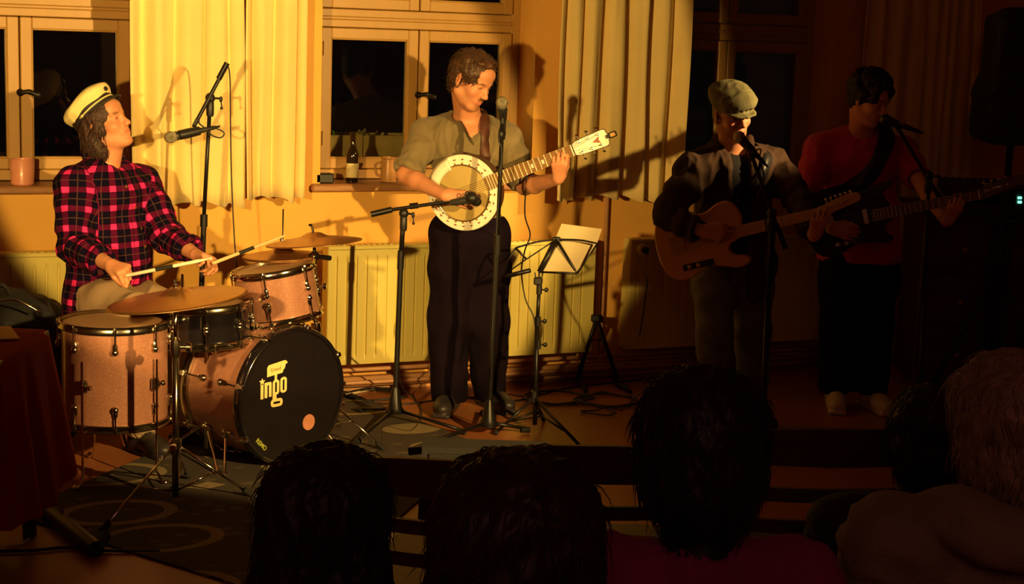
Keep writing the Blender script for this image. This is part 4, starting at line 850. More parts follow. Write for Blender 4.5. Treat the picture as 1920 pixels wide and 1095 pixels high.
# black case leaning on the floor at lower left
bc = thing('stand_foot', 'thick black folded stand leg lying at the corner of the rug', 'stand', gr(140, 1000)); p1, p2 = gr(80, 950, .03), gr(180, 1030, .03); m = MB(); m.tube([p1, p2], .030, 10); m.build('leg', BLACKP, bc, 'auto'); m = MB(); m.tube([p2, gr(196, 1004, .05)], .022, 10); m.build('end_cap', RUBBER, bc, 'auto'); m = MB(); m.lathe(gr(116, 962, .055), ZU, [(0, .006), (.012, .006)], 8); m.build('bolt', CHROME, bc, 'auto')
# rug
def persian(nt, out, tc):
    mp_ = nt.nodes.new('ShaderNodeMapping'); mp_.inputs['Scale'].default_value = (1.5, 2.2, 2); nt.links.new(tc.outputs['Object'], mp_.inputs[0])
    v = nt.nodes.new('ShaderNodeTexVoronoi'); v.inputs['Scale'].default_value = 1.0; v.inputs['Randomness'].default_value = .35; nt.links.new(mp_.outputs[0], v.inputs['Vector'])
    w = nt.nodes.new('ShaderNodeTexVoronoi'); w.inputs['Scale'].default_value = 6; nt.links.new(mp_.outputs[0], w.inputs['Vector'])
    r1 = stripe(nt, v.outputs['Distance'], .42, .70, .86); r2 = nmath(nt, 'LESS_THAN', w.outputs['Distance'], .26)
    n = nt.nodes.new('ShaderNodeTexNoise'); n.inputs['Scale'].default_value = 1.3; nt.links.new(mp_.outputs[0], n.inputs['Vector'])
    c = nmix(nt, nmath(nt, 'MULTIPLY', r2, .5), (.050, .036, .032), (.15, .12, .07)); c = nmix(nt, nmath(nt, 'MULTIPLY', r1, .8), c, (.30, .23, .13)); return c
RUG = mat('patterned_rug', (.1, .08, .1), .95, 0, .1, 10, .3, 300, pat=persian); FRINGE = mat('rug_border', (.38, .30, .17), .95)
c1, c2_, c3, c4 = gr(20, 968), gr(560, 1135), gr(905, 838), gr(600, 716); 
m = MB(); cs4 = [c1, c2_, c3, c4]; V = [c * [1, 1, 0] + ZU * z for z in (.001, .008) for c in cs4]; m.add(V, [(4, 5, 6, 7), (0, 1, 5, 4), (1, 2, 6, 5), (2, 3, 7, 6), (3, 0, 4, 7)]); RG = m.build('rug', RUG); setp(RG, 'dark oriental-patterned rug under the drum kit', 'rug')
mid = sum(cs4) / 4; 
# floor monitor
fm = thing('floor_monitor', 'black wedge floor monitor on the floor in front of the banjo player', 'speaker', at(908, 900, 5.5) * [1, 1, 0]); c = at(908, 900, 5.5) * [1, 1, 0]; R = np.array([RH, ZU, -FH]).T
def P3(x, y, z): return c + RH * x + ZU * y - FH * z
m = MB(); hw = .225; pr = [(-.17, 0), (.17, 0), (.17, .06), (-.02, .335), (-.12, .345), (-.17, .28)]
V = [P3(s * hw, y, z) for s in (-1, 1) for (z, y) in pr]; F = [tuple(range(6)), tuple(range(11, 5, -1))] + [(i, i + 6, (i + 1) % 6 + 6, (i + 1) % 6) for i in range(6)]; m.add(V, F); CARP = mat('black_carpet_cabinet', (.02, .017, .018), .9, 0, .2, 60, .4, 300); m.build('cabinet', CARP, fm)
d1, d2 = P3(0, .06, .17), P3(0, .335, -.02); ey_ = unit(d2 - d1); nn_ = unit(np.cross(RH, ey_)); nn_ = nn_ if nn_.dot(FH) < 0 else -nn_
m = MB(); m.bbox((-.20, .02, .002), (.20, .31, .008), .003, np.array([RH, ey_, nn_]).T, d1); m.build('grille', mat('perforated_grille', (.03, .027, .026), .5, .5, .5, 300, .5, 500), fm)
for s in (-1, 1): m = MB(); m.bbox((-.02, -.05, -.003), (.02, .05, .006), .003, np.array([FH, ZU, RH * s]).T, P3(s * hw, .17, -.03)); m.build('handle', BLACKP, fm)
m = MB(); m.tube([at(766, 846, 5.75), at(792, 843, 5.75)], .016, 10); m.build('tube_end', BLACKM, fm, 'auto')
# table with red cloth at the left edge
TC = mat('dark_red_tablecloth', (.28, .010, .018), .9, 0, .08, 5, .15, 250, spec=.15); tb = thing('table', 'table at the left edge, hidden under a red cloth', 'table', at(-110, 900, 5.2) * [1, 1, 0]); tcn = at(-125, 640, 5.15); tz = tcn[2]; tcn = tcn * [1, 1, 0]
WOOD = mat('dark_wood', (.06, .028, .014), .42, 0, .25, 6, .08, 40, stretch=(1, 1, 8)); m = MB(); m.bbox((-.30, -.28, tz - .03), (.30, .28, tz - .004), .004, np.array([RH, FH, ZU]).T, tcn); m.build('tabletop', WOOD, tb)
for sx in (-1, 1):
    for sy in (-1, 1): m = MB(); m.bbox((sx * .24 - .02, sy * .22 - .02, 0), (sx * .24 + .02, sy * .22 + .02, tz - .03), .004, np.array([RH, FH, ZU]).T, tcn); m.build('leg', WOOD, tb)
V = []; F = []; nU = 96; lv = [(0, .0), (.97, .0), (1.0, -.006), (1.02, -.03), (1.05, -.12), (1.10, -.25), (1.16, -.40), (1.22, -.54)]
for j, (s, dz) in enumerate(lv):
    for k in range(nU):
        an = 2 * PI * k / nU; cx, sx = math.cos(an), math.sin(an); q = max(abs(cx), abs(sx)); w = .12; rx = cx / (q ** .85); ry = sx / (q ** .85); fold = 1 + (.035 * math.sin(an * 11) + .02 * math.sin(an * 17 + 1)) * min(1, -dz * 3)
        V.append(tcn + RH * rx * .31 * s * fold + FH * ry * .29 * s * fold + ZU * (tz + dz - .02 * (-dz) * math.cos(4 * an)))
for j in range(len(lv) - 1):
    for k in range(nU): F.append((j * nU + k, j * nU + (k + 1) % nU, (j + 1) * nU + (k + 1) % nU, (j + 1) * nU + k))
F.append(tuple(range(nU))); o = link('tablecloth', V, F, TC, None, True); setp(o, 'red cloth falling in folds over the table at the left edge', 'tablecloth')
m = MB(); q = at(-20, 625, 5.15); q[2] = tz + .004; Q = [gr(-60, 612, tz + .004), gr(20, 614, tz + .004), gr(37, 636, tz + .004), gr(-60, 640, tz + .004)]; m.add(Q + [v + ZU * .004 for v in Q], [(0, 1, 2, 3), (7, 6, 5, 4), (0, 1, 5, 4), (1, 2, 6, 5), (2, 3, 7, 6)]); setp(m.build('menu_card', mat('orange_card', (.78, .50, .20), .6)), 'orange-lit card lying on the red tablecloth', 'card')
# gig bag behind
BAGM = mat('black_nylon', (.012, .011, .014), .7, 0, .2, 20, .2, 300); F_ = SDF(.010); bg = at(20, 640, 6.75); F_.ell(bg, (.30, .16, .21), [RH, FH, ZU], .05).ell(bg + RH * .16 - ZU * .05, (.22, .15, .14), [RH, FH, ZU], .08).ell(bg - ZU * .2, (.34, .18, .16), [RH, FH, ZU], .06).ell(bg - ZU * .34 - RH * .0, (.30, .17, .12), [RH, FH, ZU], .06); zb = bg[2] - .46
b_ = thing('gig_bag', 'bulky black bag with a carrying loop at the left edge', 'bag', bg * [1, 1, 0]); F_.half(bg * [1, 1, 0] + ZU * .002, (0, 0, -1)); F_.cap(bg * [1, 1, 0] + ZU * .12, bg, .24, .2, .08); F_.build('body', BAGM, b_, [(.010, 5, 3)]); m = MB(); m.tube(curve_pts([at(-14, 552, 6.62), at(-6, 536, 6.6), at(8, 536, 6.6), at(17, 552, 6.62)], 5), .008, 8); m.build('handle', BAGM, b_, True); m = MB(); m.tube(curve_pts([at(-10, 565, 6.55), at(30, 563, 6.52), at(75, 585, 6.55)], 6), .004, 6); m.build('zip', DKCHROME, b_, True)
# sill objects
BOTG = mat('brown_bottle_glass', (.015, .008, .004), .08, 0, .05, coat=.8); LABEL = mat('paper_label', (.72, .60, .32), .6); 
bt = thing('beer_bottle', 'dark glass beer bottle with pale label on the window sill', 'bottle', wl(660, 338, .06)); b0 = wl(660, 341, .05); b0[2] = WZ0 - .003
m = MB(); m.lathe(b0, ZU, [(0, .026), (.004, .031), (.125, .031), (.145, .0295), (.165, .022), (.185, .0155), (.235, .0135), (.238, .0155), (.25, .0155), (.252, .012)], 28); m.build('glass', BOTG, bt, 'auto'); m = MB(); m.lathe(b0, ZU, [(.025, .0316), (.095, .0316)], 28, cap=False); 
o = m.build('label', LABEL, bt, 'auto')
m = MB(); m.bbox((-.046, -.03, 0), (.046, .03, .048), .006, None); m.V = [tuple(np.array(v) + [wl(606, 340, .03)[0], .03, WZ0 - .003]) for v in m.V]; setp(m.build('box', BLACKP), 'small black box at the left end of the window sill', 'box'); 
CLAY = mat('amber_mug', (.45, .22, .07), .3, 0, .1, coat=.5); mg = thing('mug', 'amber stoneware mug on the window sill by the banjo players elbow', 'mug', wl(728, 338, .05)); b0 = wl(728, 341, .04); b0[2] = WZ0 - .003
m = MB(); m.lathe(b0, ZU, [(0, .030), (.004, .038), (.05, .040), (.09, .036), (.115, .036), (.120, .040), (.126, .040), (.126, .034), (.01, .032)], 28); m.build('body', CLAY, mg, 'auto'); m = MB(); m.tube(curve_pts([b0 + RH * -.036 + ZU * .10, b0 - RH * .065 + ZU * .085, b0 - RH * .06 + ZU * .04, b0 - RH * .038 + ZU * .03], 5), .006, 8); m.build('handle', CLAY, mg, True)
CAND = mat('pink_candle_glass', (.78, .32, .22), .35, 0, .08, coat=.4); cj = thing('candle_jar', 'salmon pink candle jar on the left window sill', 'candle', wl(42, 338, .03)); b0 = wl(42, 339, .03); b0[2] = WZ0 - .003; m = MB(); m.lathe(b0, ZU, [(0, .046), (.005, .051), (.115, .054), (.118, .052), (.118, .047), (.07, .046)], 32); m.build('jar', CAND, cj, 'auto'); m = MB(); m.lathe(b0 + ZU * .07, ZU, [(0, .045), (.012, .045), (.012, .001)], 24, cap=False); m.build('wax', CREAM, cj)
pf = thing('picture_frame', 'small dark framed picture leaning in the window reveal beside the banjo player', 'picture', wl(968, 290, -.0) ); o_ = np.array([3.405, .02, WZ0 + .0]); ey2 = unit([-.10, .0, 1]); exx = unit([-.35, -.94, 0]); pc_ = wl(960, 262, .04); pc_[2] = 1.045; R = np.array([exx, np.cross(ey2, exx), ey2]).T
pc_ = np.array([3.37, .16, WZ0]); m = MB(); w_ = .17; hgt = .235
for (x0, x1, z0, z1) in ((0, w_, 0, .014), (0, w_, hgt - .014, hgt), (0, .014, .014, hgt - .014), (w_ - .014, w_, .014, hgt - .014)): m.bbox((x0, -.008, z0), (x1, .008, z1), .003, R, pc_)
m.build('frame', BLACKP, pf); m = MB(); m.box((.014, -.003, .014), (w_ - .014, .003, hgt - .014), R, pc_); m.build('picture', mat('dark_print', (.05, .04, .03), .5, 0, .5, 20), pf); m = MB(); 
# side: PA speaker, sideboard and equipment in the dark right corner
sp = thing('speaker', 'tall black loudspeaker under a cover on a pole at the right edge', 'speaker', at(1905, 260, 7.9)); c = at(1905, 145, 7.9); R = np.array([RH, FH, ZU]).T; F_ = SDF(.010)
F_.box(c + ZU * .0, (.14, .15, .30), [RH, FH, ZU], .04); F_.box(c - ZU * .16, (.165, .17, .14), [RH, FH, ZU], .05, .08); F_.box(c + ZU * .29 + RH * .02, (.10, .11, .04), [RH, FH, ZU], .03, .04); F_.build('cover', BAGM, sp, [(.006, 7, 2)])
st = thing('speaker_stand', 'black pole stand under the covered loudspeaker', 'stand', c * [1, 1, 0]); g = c * [1, 1, 0]; m = MB(); m.tube([g + ZU * .1, g + ZU * (c[2] - .27)], .0175, 12); m.build('pole', BLACKM, st, True)
for k in range(3): an = .3 + k * 2 * PI / 3; o = RH * math.cos(an) + FH * math.sin(an); m = MB(); m.tube([g + ZU * .75, g + o * .34 + ZU * .02], .012, 8); m.tube([g + ZU * .3, g + o * .19 + ZU * .35], .009, 8); m.build('leg', BLACKM, st, True)
LED = mat('green_led', (.1, .8, .5), .4, emit=(.15, 1.0, .55, 3.0)); 
sbp = at(1835, 388, 8.3); sz = sbp[2]; sbg = sbp * [1, 1, 0]; sd = thing('sideboard', 'long dark wooden sideboard in the right corner', 'sideboard', sbg); R = np.array([RH, FH, ZU]).T
m = MB(); m.bbox((-.28, -.02, .05), (.55, .42, sz - .03), .006, R, sbg); m.build('body', WOOD, sd); m = MB(); m.bbox((-.31, -.06, sz - .03), (.58, .44, sz), .006, R, sbg); m.build('top', WOOD, sd)
for r_ in range(3):
    for c_i in range(2):
        x0 = -.26 + c_i * .41; z0 = .09 + r_ * (sz - .15) / 3; m = MB(); m.bbox((x0, -.035, z0), (x0 + .385, -.018, z0 + (sz - .15) / 3 - .02), .004, R, sbg); dr = m.build('drawer', WOOD, sd); m = MB(); m.lathe(sbg + RH * (x0 + .19) - FH * .035 + ZU * (z0 + .12), -FH, [(0, .007), (.015, .007), (.018, .014), (.028, .012)], 10); m.build('knob', BRASS, dr, 'auto')
mx = thing('mixer', 'dark sound mixer with small glinting knobs on the sideboard', 'mixer', sbg + ZU * sz); R2 = np.array([RH, unit(FH + ZU * .25), unit(ZU - FH * .25)]).T; mo = sbg + RH * .02 + FH * .06 + ZU * (sz + .015)
m = MB(); m.bbox((-.16, 0, -.005), (.20, .26, .05), .006, R2, mo); m.build('case', BLACKP, mx)
m = MB()
for i in range(9):
    for j in range(5): q = mo + R2 @ np.array([-.13 + i * .038, .05 + j * .045, .05]); m = MB(); m.lathe(q, R2[:, 2], [(0, .008), (.012, .007), (.013, .004)], 8); m.build('knob', DKCHROME, mx)
m = MB(); q = at(1848, 340, 8.5); m.lathe(at(1850, 355, 8.5) , ZU, [(-.10, .03), (0, .03), (.03, .034), (.035, .03)], 16); setp(m.build('metal_cup', CHROME, None, 'auto'), 'small glinting metal cup standing behind the mixer', 'cup')
m = MB(); m.lathe(at(1878, 360, 8.5), ZU, [(-.09, .028), (0, .028), (.02, .03)], 16); setp(m.build('metal_cup', DKCHROME, None, 'auto'), 'duller metal cup behind the mixer, right of the glinting one', 'cup')
rk = thing('power_amplifier', 'black amplifier with a green lamp at the right edge', 'amplifier', at(1945, 400, 7.7)); q = at(1930, 378, 7.7); m = MB(); m.bbox((-.07, 0, -.09), (.25, .25, .06), .006, np.array([RH, FH, ZU]).T, q); m.build('case', BLACKP, rk)
for k, dz in ((0, .012), (1, -.012)): m = MB(); cc_ = at(1912, 371 + k * 8, 7.69); m.bbox((-.010, -.003, -.006), (.010, .003, .006), .002, np.array([RH, FH, ZU]).T, cc_); m.build('lamp', LED, rk)
g = q * [1, 1, 0]; rt_ = thing('rack_table', 'small black stand under the amplifier at the right edge', 'table', g); m = MB(); m.bbox((-.1, -.03, q[2] - .12), (.3, .3, q[2] - .09), .004, np.array([RH, FH, ZU]).T, g); m.build('top', BLACKP, rt_)
for sx, sy in ((-.08, 0), (.27, 0), (-.08, .27), (.27, .27)): m = MB(); m.bbox((sx - .012, sy - .012, 0), (sx + .012, sy + .012, q[2] - .12), .003, np.array([RH, FH, ZU]).T, g); m.build('leg', BLACKM, rt_)
# ------------------------------------------------------------------ banjo and guitars
PEARL = mat('pearl_plastic', (.95, .90, .78), .16, 0, .06, 60, coat=.6); ROSE = mat('rosewood', (.10, .04, .02), .4, 0, .2, 20); VELL = mat('banjo_skin', (.50, .37, .13), .5, 0, .12, 6); MAPLE = mat('maple', (.62, .34, .14), .4, 0, .08, 12, coat=.3); TELE = mat('butterscotch_lacquer', (.66, .33, .085), .28, 0, .06, 5, coat=.6); NICK = mat('nickel', (.85, .80, .70), .18, 1); FRETM = mat('bright_fret_wire', (.95, .85, .58), .5); GOLDH = mat('brass_hook', (.70, .36, .12), .3, .9); REDB = mat('redwood_bracket', (.28, .07, .03), .45)
bc0 = at(868, 362, 7.27); nutp = at(1074, 281.5, 7.08); bA = unit(nutp - bc0); bN = vec(.10, 1, .12); bN = unit(bN - bA * bN.dot(bA)); bB = np.cross(bN, bA); Ln = np.linalg.norm(nutp - bc0)
if bB[2] < 0: bB = -bB
BJ = thing('banjo', 'banjo with white pearl rim ring and white headstock, held by the standing player', 'banjo', bc0)
def bj(x, y, z=0): return bc0 + bA * x + bB * y + bN * z
m = MB(); m.lathe(bc0 - bN * .09, bN, [(0, .155), (.005, .170), (.075, .174), (.08, .168), (.085, .140)], 56); m.build('resonator', ROSE, BJ, 'auto')
m = MB(); m.lathe(bc0 - bN * .004, bN, [(0, .126), (.004, .128), (.006, .120), (.0065, .001)], 56, cap=False); m.build('skin', VELL, BJ, True)
m = MB(); m.ring(bc0 + bN * .001, bN, .1295, .0040, 72, 8, .007); m.build('tension_hoop', NICK, BJ, True)
m = MB(); m.lathe(bc0 - bN * .012, bN, [(0, .129), (0, .172), (.006, .176), (.010, .173), (.012, .133)], 72, cap=False); m.build('flange_ring', PEARL, BJ, 'auto')
for k in range(24):
    an = 2 * PI * (k + .5) / 24; d = bA * math.cos(an) + bB * math.sin(an); c = bc0 + d * .1345 + bN * .003; s = np.cross(bN, d); m = MB(); m.bbox((-.0035, -.004, -.014), (.0035, .006, .004), .0015, np.array([s, d, bN]).T, c); m.lathe(c + d * .006 - bN * .012, bN, [(0, .005), (.006, .005)], 8); m.build('hook', GOLDH, BJ)
    c = bc0 + d * .154 - bN * .0000; dd2 = unit(d); m = MB(); an2 = an; 
    V = [c + (s * .0068 * math.cos(t) + dd2 * .0034 * math.sin(t)) + bN * z for z in (0, .0006) for t in np.linspace(0, 2 * PI, 10, endpoint=False)]; m.add(V, [tuple(range(10, 20))] + [(i, (i + 1) % 10, 10 + (i + 1) % 10, 10 + i) for i in range(10)]); m.build('dark_inlay', REDB, BJ)
m = MB(); V = []; F = []; n = 14      # arm rest over the upper left
for i in range(n + 1):
    an = math.radians(92 + 72 * i / n); d = bA * math.cos(an) + bB * math.sin(an)
    for (r, z) in ((.116, .010), (.134, .018), (.158, .015), (.178, -.004)): V.append(bc0 + d * r + bN * z)
for i in range(n):
    for k in range(3): F.append((i * 4 + k, i * 4 + k + 1, i * 4 + 5 + k, i * 4 + 4 + k))
m.add(V, F); o = m.build('arm_rest', PEARL, BJ, True); md = o.modifiers.new('s', 'SOLIDIFY'); md.thickness = .002
m = MB(); m.bbox((-.075, -.032, .004), (-.069, .032, .017), .002, np.array([bA, bB, bN]).T, bc0); m.build('bridge', MAPLE, BJ); m = MB(); m.bbox((-.145, -.016, .004), (-.125, .016, .014), .004, np.array([bA, bB, bN]).T, bc0); m.build('tailpiece', NICK, BJ)
RB = np.array([bA, bB, bN]).T; V = []; 
m = MB(); N0 = .142
for (x, w) in ((N0, .033), (Ln, .026)): V += [bj(x, w, .006), bj(x, -w, .006), bj(x, -w * .7, -.016), bj(x, w * .7, -.016)]
m.add(V, [(0, 1, 5, 4), (1, 2, 6, 5), (2, 3, 7, 6), (3, 0, 4, 7), (3, 2, 1, 0), (4, 5, 6, 7)]); m.build('neck', ROSE, BJ)
m = MB(); V = [bj(x, w, z) for z in (.006, .011) for (x, w) in ((.128, .033), (.128, -.033), (Ln, -.026), (Ln, .026))]; m.add(V, [(4, 5, 6, 7), (0, 1, 5, 4), (1, 2, 6, 5), (2, 3, 7, 6), (3, 0, 4, 7)]); m.build('fretboard', mat('walnut_fretboard', (.26, .13, .045), .4, 0, .2, 20), BJ)
sl = Ln + .075; k = 1
while k < 20:
    x = Ln - sl * (1 - 2 ** (-k / 12.0)); w = .026 + (.033 - .026) * (Ln - x) / (Ln - .128)
    if x > .135: m = MB(); m.bbox((x - .002, -w, .011), (x + .002, w, .0130), .0006, RB, bc0); m.build('fret', FRETM, BJ)
    if k in (5, 7): xm = Ln - sl * (1 - 2 ** (-(k - .5) / 12.0)); m = MB(); m.bbox((xm - .006, -.009, .011), (xm + .006, .009, .0116), .0003, RB, bc0); m.build('inlay', PEARL, BJ)
    k += 1
m = MB(); m.bbox((Ln - .002, -.026, .006), (Ln + .003, .026, .015), .001, RB, bc0); m.build('nut', PEARL, BJ)
hA = unit(bA - bN * .22); hN = unit(np.cross(hA, bB)); hN = hN if hN.dot(bN) > 0 else -hN; ho = bj(Ln + .003, 0, .004)
hs = [(0, .026), (.018, .034), (.05, .037), (.11, .039), (.150, .041), (.162, .036), (.166, .014), (.172, .010), (.172, -.010), (.166, -.014), (.162, -.036), (.150, -.041), (.11, -.039), (.05, -.037), (.018, -.034), (0, -.026)]
m = MB(); m.prism(hs, ho - hN * .012, hA, bB, hN, .012, .002); m.build('headstock', ROSE, BJ); m = MB(); m.prism([(x * .96 + .004, y * .90) for x, y in hs], ho + hN * .0003, hA, bB, hN, .0014); m.build('pearl_facing', PEARL, BJ)
for sx in (-1, 1):
    for xx in (.035, .080, .125):
        q = ho + hA * xx + bB * sx * .024; m = MB(); m.lathe(q, hN, [(-.02, .004), (0, .006), (.003, .006), (.004, .0035), (.02, .003)], 10); m.tube([q - hN * .016, q - hN * .016 + bB * sx * .026], .003, 6); m.ball(q - hN * .016 + bB * sx * .031, (.008, .008, .005), n=8, m=6); m.build('tuning_peg', NICK, BJ, 'auto')
m = MB(); m.prism([(.09, .0), (.128, .016), (.122, .0), (.128, -.016)], ho + hN * .0017, hA, bB, hN, .0008); m.build('star_inlay', REDB, BJ)
for k in range(6): y = -.020 + .008 * k; m = MB(); m.tube([bj(-.125, y * .5, .014), bj(-.072, y * 1.2, .018), bj(Ln, y, .015), ho + hA * (.035, .08, .125, .125, .08, .035)[k] + bB * (.024 if k > 2 else -.024) + hN * .012], .0006, 4); m.build('string', NICK, BJ)
tn = thing('clip_on_tuner', 'small dark clip-on tuner at the tip of the banjo headstock', 'tuner', ho + hA * .17); q = ho + hA * .188 + hN * .012; RT = np.array([hA, bB, hN]).T; m = MB(); m.bbox((-.017, -.013, -.006), (.019, .013, .006), .004, RT, q); m.build('case', BLACKP, tn); m = MB(); m.bbox((-.010, -.008, .006), (.013, .008, .0068), .0004, RT, q); m.build('display', GOLDH, tn); m = MB(); m.bbox((-.03, -.008, -.022), (-.012, .008, .004), .003, RT, q); m.build('clip', BLACKP, tn)

def spl(P, n=5):
    P = [np.array(p, float) for p in P]; out = []; N = len(P)
    for i in range(N):
        a, b, c, d = P[i - 1], P[i], P[(i + 1) % N], P[(i + 2) % N]
        for j in range(n): t = j / n; out.append(.5 * (2 * b + (c - a) * t + (2 * a - 5 * b + 4 * c - d) * t * t + (3 * b - a - 3 * c + d) * t ** 3))
    return [tuple(p) for p in out]
def eguitar(T, o, A, B, N, Lneck, outline, bodym, neckm, fbm, head, nstr, plate=True, headm=None, pick=None):
    R = np.array([A, B, N]).T; L0 = .40
    def g(x, y, z=0): return o + A * x + B * y + N * z
    m = MB(); m.prism(spl(outline), g(0, 0, -.042), A, B, N, .042, .006); m.build('body', bodym, T)
    xe = L0 + Lneck; m = MB(); V = []
    for (x, w) in ((L0 - .075, .027), (xe, .021)): V += [g(x, w, .012), g(x, -w, .012), g(x, -w * .75, -.008), g(x, 0, -.013), g(x, w * .75, -.008)]
    m.add(V, [(i, (i + 1) % 5, 5 + (i + 1) % 5, 5 + i) for i in range(5)] + [(4, 3, 2, 1, 0), (5, 6, 7, 8, 9)]); m.build('neck', neckm, T)
    m = MB(); V = [g(x, w, z) for z in (.012, .016) for (x, w) in ((L0 - .09, .028), (L0 - .09, -.028), (xe, -.0215), (xe, .0215))]; m.add(V, [(4, 5, 6, 7), (0, 1, 5, 4), (1, 2, 6, 5), (2, 3, 7, 6), (3, 0, 4, 7)]); m.build('fretboard', fbm, T)
    sc = xe - .085; 
    for k in range(1, 21):
        x = xe - sc * (1 - 2 ** (-k / 12.0)); w = .0215 + .0065 * (xe - x) / (xe - L0 + .09)
        if x < L0 - .08: break
        m = MB(); m.box((x - .001, -w, .016), (x + .001, w, .0172), R, o); m.build('fret', NICK, T)
    m = MB(); m.bbox((xe - .002, -.021, .012), (xe + .003, .021, .020), .001, R, o); m.build('nut', PEARL, T)
    m = MB(); m.prism(spl([(x, y) for x, y in head], 4), g(xe, 0, -.004), A, B, N, .014, .002); m.build('headstock', headm or neckm, T)
    for k in range(nstr):
        xx = .035 + k * (.13 / nstr) ; yy = .012 + .010 * k / nstr; q = g(xe + xx, yy + .004, .010); m = MB(); m.lathe(q, N, [(0, .005), (.002, .005), (.003, .003), (.014, .003)], 8); m.tube([g(xe + xx, yy, -.01), g(xe + xx, yy + .030, -.01)], .003, 6); m.ball(g(xe + xx, yy + .036, -.01), (.007, .007, .007), n=8, m=6); m.build('tuning_peg', NICK, T, 'auto')
        ys = (-.5 + k / (nstr - 1)) * .05; m = MB(); m.tube([g(.08, ys, .014), g(xe, ys * .66, .0205), q + N * .010], .0006, 4); m.build('string', NICK, T)
    m = MB(); m.bbox((.062, -.037, .0), (.135, .037, .008), .002, R, o); m.build('bridge', NICK, T)
    if plate:
        m = MB(); m.bbox((.10, -.118, .0), (.245, -.090, .003), .001, R, o); pl = m.build('control_plate', BLACKP, T)
        for xx in (.135, .175): m = MB(); m.lathe(g(xx, -.104, .003), N, [(0, .010), (.016, .010), (.018, .008)], 14); m.build('knob', NICK, pl, 'auto')
        m = MB(); m.tube([g(.215, -.104, .003), g(.212, -.104, .02)], .003, 6); m.build('switch', NICK, pl)
    m = MB(); m.bbox((.27, -.035, .0), (.295, .035, .010), .003, R, o); m.build('pickup', NICK, T)
    return R
G0 = at(1231, 470, 7.10); gn = at(1538, 398, 6.86); gA = unit(gn - G0); gN = vec(-.05, 1, .10); gN = unit(gN - gA * gN.dot(gA)); gB = np.cross(gN, gA); gB = gB if gB[2] > 0 else -gB
GT = thing('electric_guitar', 'butterscotch single-cutaway electric guitar held by the capped player', 'guitar', G0)
tel = [(0, 0), (.008, .075), (.04, .135), (.10, .160), (.165, .142), (.215, .118), (.26, .118), (.31, .140), (.355, .143), (.39, .115), (.405, .07), (.402, .03), (.37, -.03), (.335, -.045), (.322, -.07), (.34, -.095), (.375, -.105), (.40, -.12), (.395, -.145), (.35, -.155), (.28, -.135), (.215, -.118), (.165, -.138), (.10, -.158), (.04, -.135), (.008, -.075)]
hd = [(0, .021), (.02, .026), (.05, .034), (.10, .044), (.15, .050), (.175, .045), (.182, .030), (.175, .012), (.15, .006), (.12, .0), (.06, -.012), (.03, -.022), (0, -.021)]
eguitar(GT, G0, gA, gB, gN, np.linalg.norm(gn - G0) - .40, tel, TELE, MAPLE, MAPLE, hd, 6)
m = MB(); m.prism(spl([(.20, .05), (.26, .10), (.33, .12), (.375, .10), (.385, .03), (.30, -.03), (.27, -.08), (.22, -.06)]), G0, gA, gB, gN, .002); 
Bs = at(1510, 428, 7.50); be = at(1800, 372, 7.38); sA = unit(be - Bs); sN = vec(.05, 1, .1); sN = unit(sN - sA * sN.dot(sA)); sB = np.cross(sN, sA); sB = sB if sB[2] > 0 else -sB
BG = thing('bass_guitar', 'dark bass guitar held by the red-shirted player', 'guitar', Bs)
jb = [(0, .02), (.015, .10), (.07, .155), (.14, .145), (.20, .115), (.27, .115), (.34, .135), (.42, .145), (.43, .125), (.38, .09), (.40, .035), (.40, -.03), (.36, -.06), (.37, -.10), (.39, -.12), (.36, -.14), (.29, -.125), (.22, -.12), (.14, -.15), (.06, -.15), (.01, -.09)]
eguitar(BG, Bs, sA, sB, sN, .40, jb, BLKSHELL, ROSE, ROSE, [(x * 1.2, y * 1.1) for x, y in hd], 4, True, ROSE)
# ------------------------------------------------------------------ the players
def dense(P, n=3): return [(P[i][0] + (P[i+1][0] - P[i][0]) * j / n, P[i][1] + (P[i+1][1] - P[i][1]) * j / n) for i in range(len(P) - 1) for j in range(n)] + [P[-1]]
def joints(**k): return {a: (np.array(b, float) if not isinstance(b, str) else b) for a, b in k.items()}
TEE = mat('grey_brown_cotton', (.20, .15, .075), .9, 0, .10, 8, .25, 350, sheen=.15); TROUS = mat('black_trousers', (.008, .004, .009), .95, 0, .25, 6, .15, 200, spec=.08); SHOEM = mat('dark_leather', (.03, .024, .028), .45, 0, .2, 20); LACE = mat('lace', (.05, .045, .05), .7)
BROWNH = mat('brown_hair', (.07, .028, .012), .5, 0, .45, 60, .3, 300, stretch=(1, 1, .3)); LEATH = mat('brown_strap', (.10, .035, .025), .55, 0, .15, 20, .1, 150)
def sleeve(F, sh, el, wr, r, end, inf, ring=None, open_r=None):
    """sleeve from the shoulder to the fraction `end` (1 = elbow, 2 = wrist), open at the hem"""
    sh, el, wr = (np.array(v, float) for v in (sh, el, wr)); m1 = sh + (el - sh) * .4
    if end <= 1.0:
        e = sh + (el - sh) * end; F.cap(sh, m1, r[0] + inf, r[1] + inf * 1.1, .03); F.cap(m1, e, r[1] + inf * 1.1, r[2] + inf * 1.5, .02, cut=True, ring=ring); d = unit(el - sh)
    else:
        e = el + (wr - el) * (end - 1); F.cap(sh, m1, r[0] + inf, r[1] + inf, .03, ring=ring); F.cap(m1, el, r[1] + inf, r[2] + inf, .03, ring=ring); F.cap(el, e, r[2] + inf, (r[3] + r[4]) / 2 + inf * .8, .02, cut=True, ring=ring); d = unit(wr - el)
    F.cap(e - d * .02, e + d * .08, open_r or (r[3] + inf * .4), open_r or (r[3] + inf * .4), 0, sub=True)
def tfrom(J): J['tR'] = basis(J['face'], unit(J['neck'] - (J['hipR'] + J['hipL']) / 2)); return J
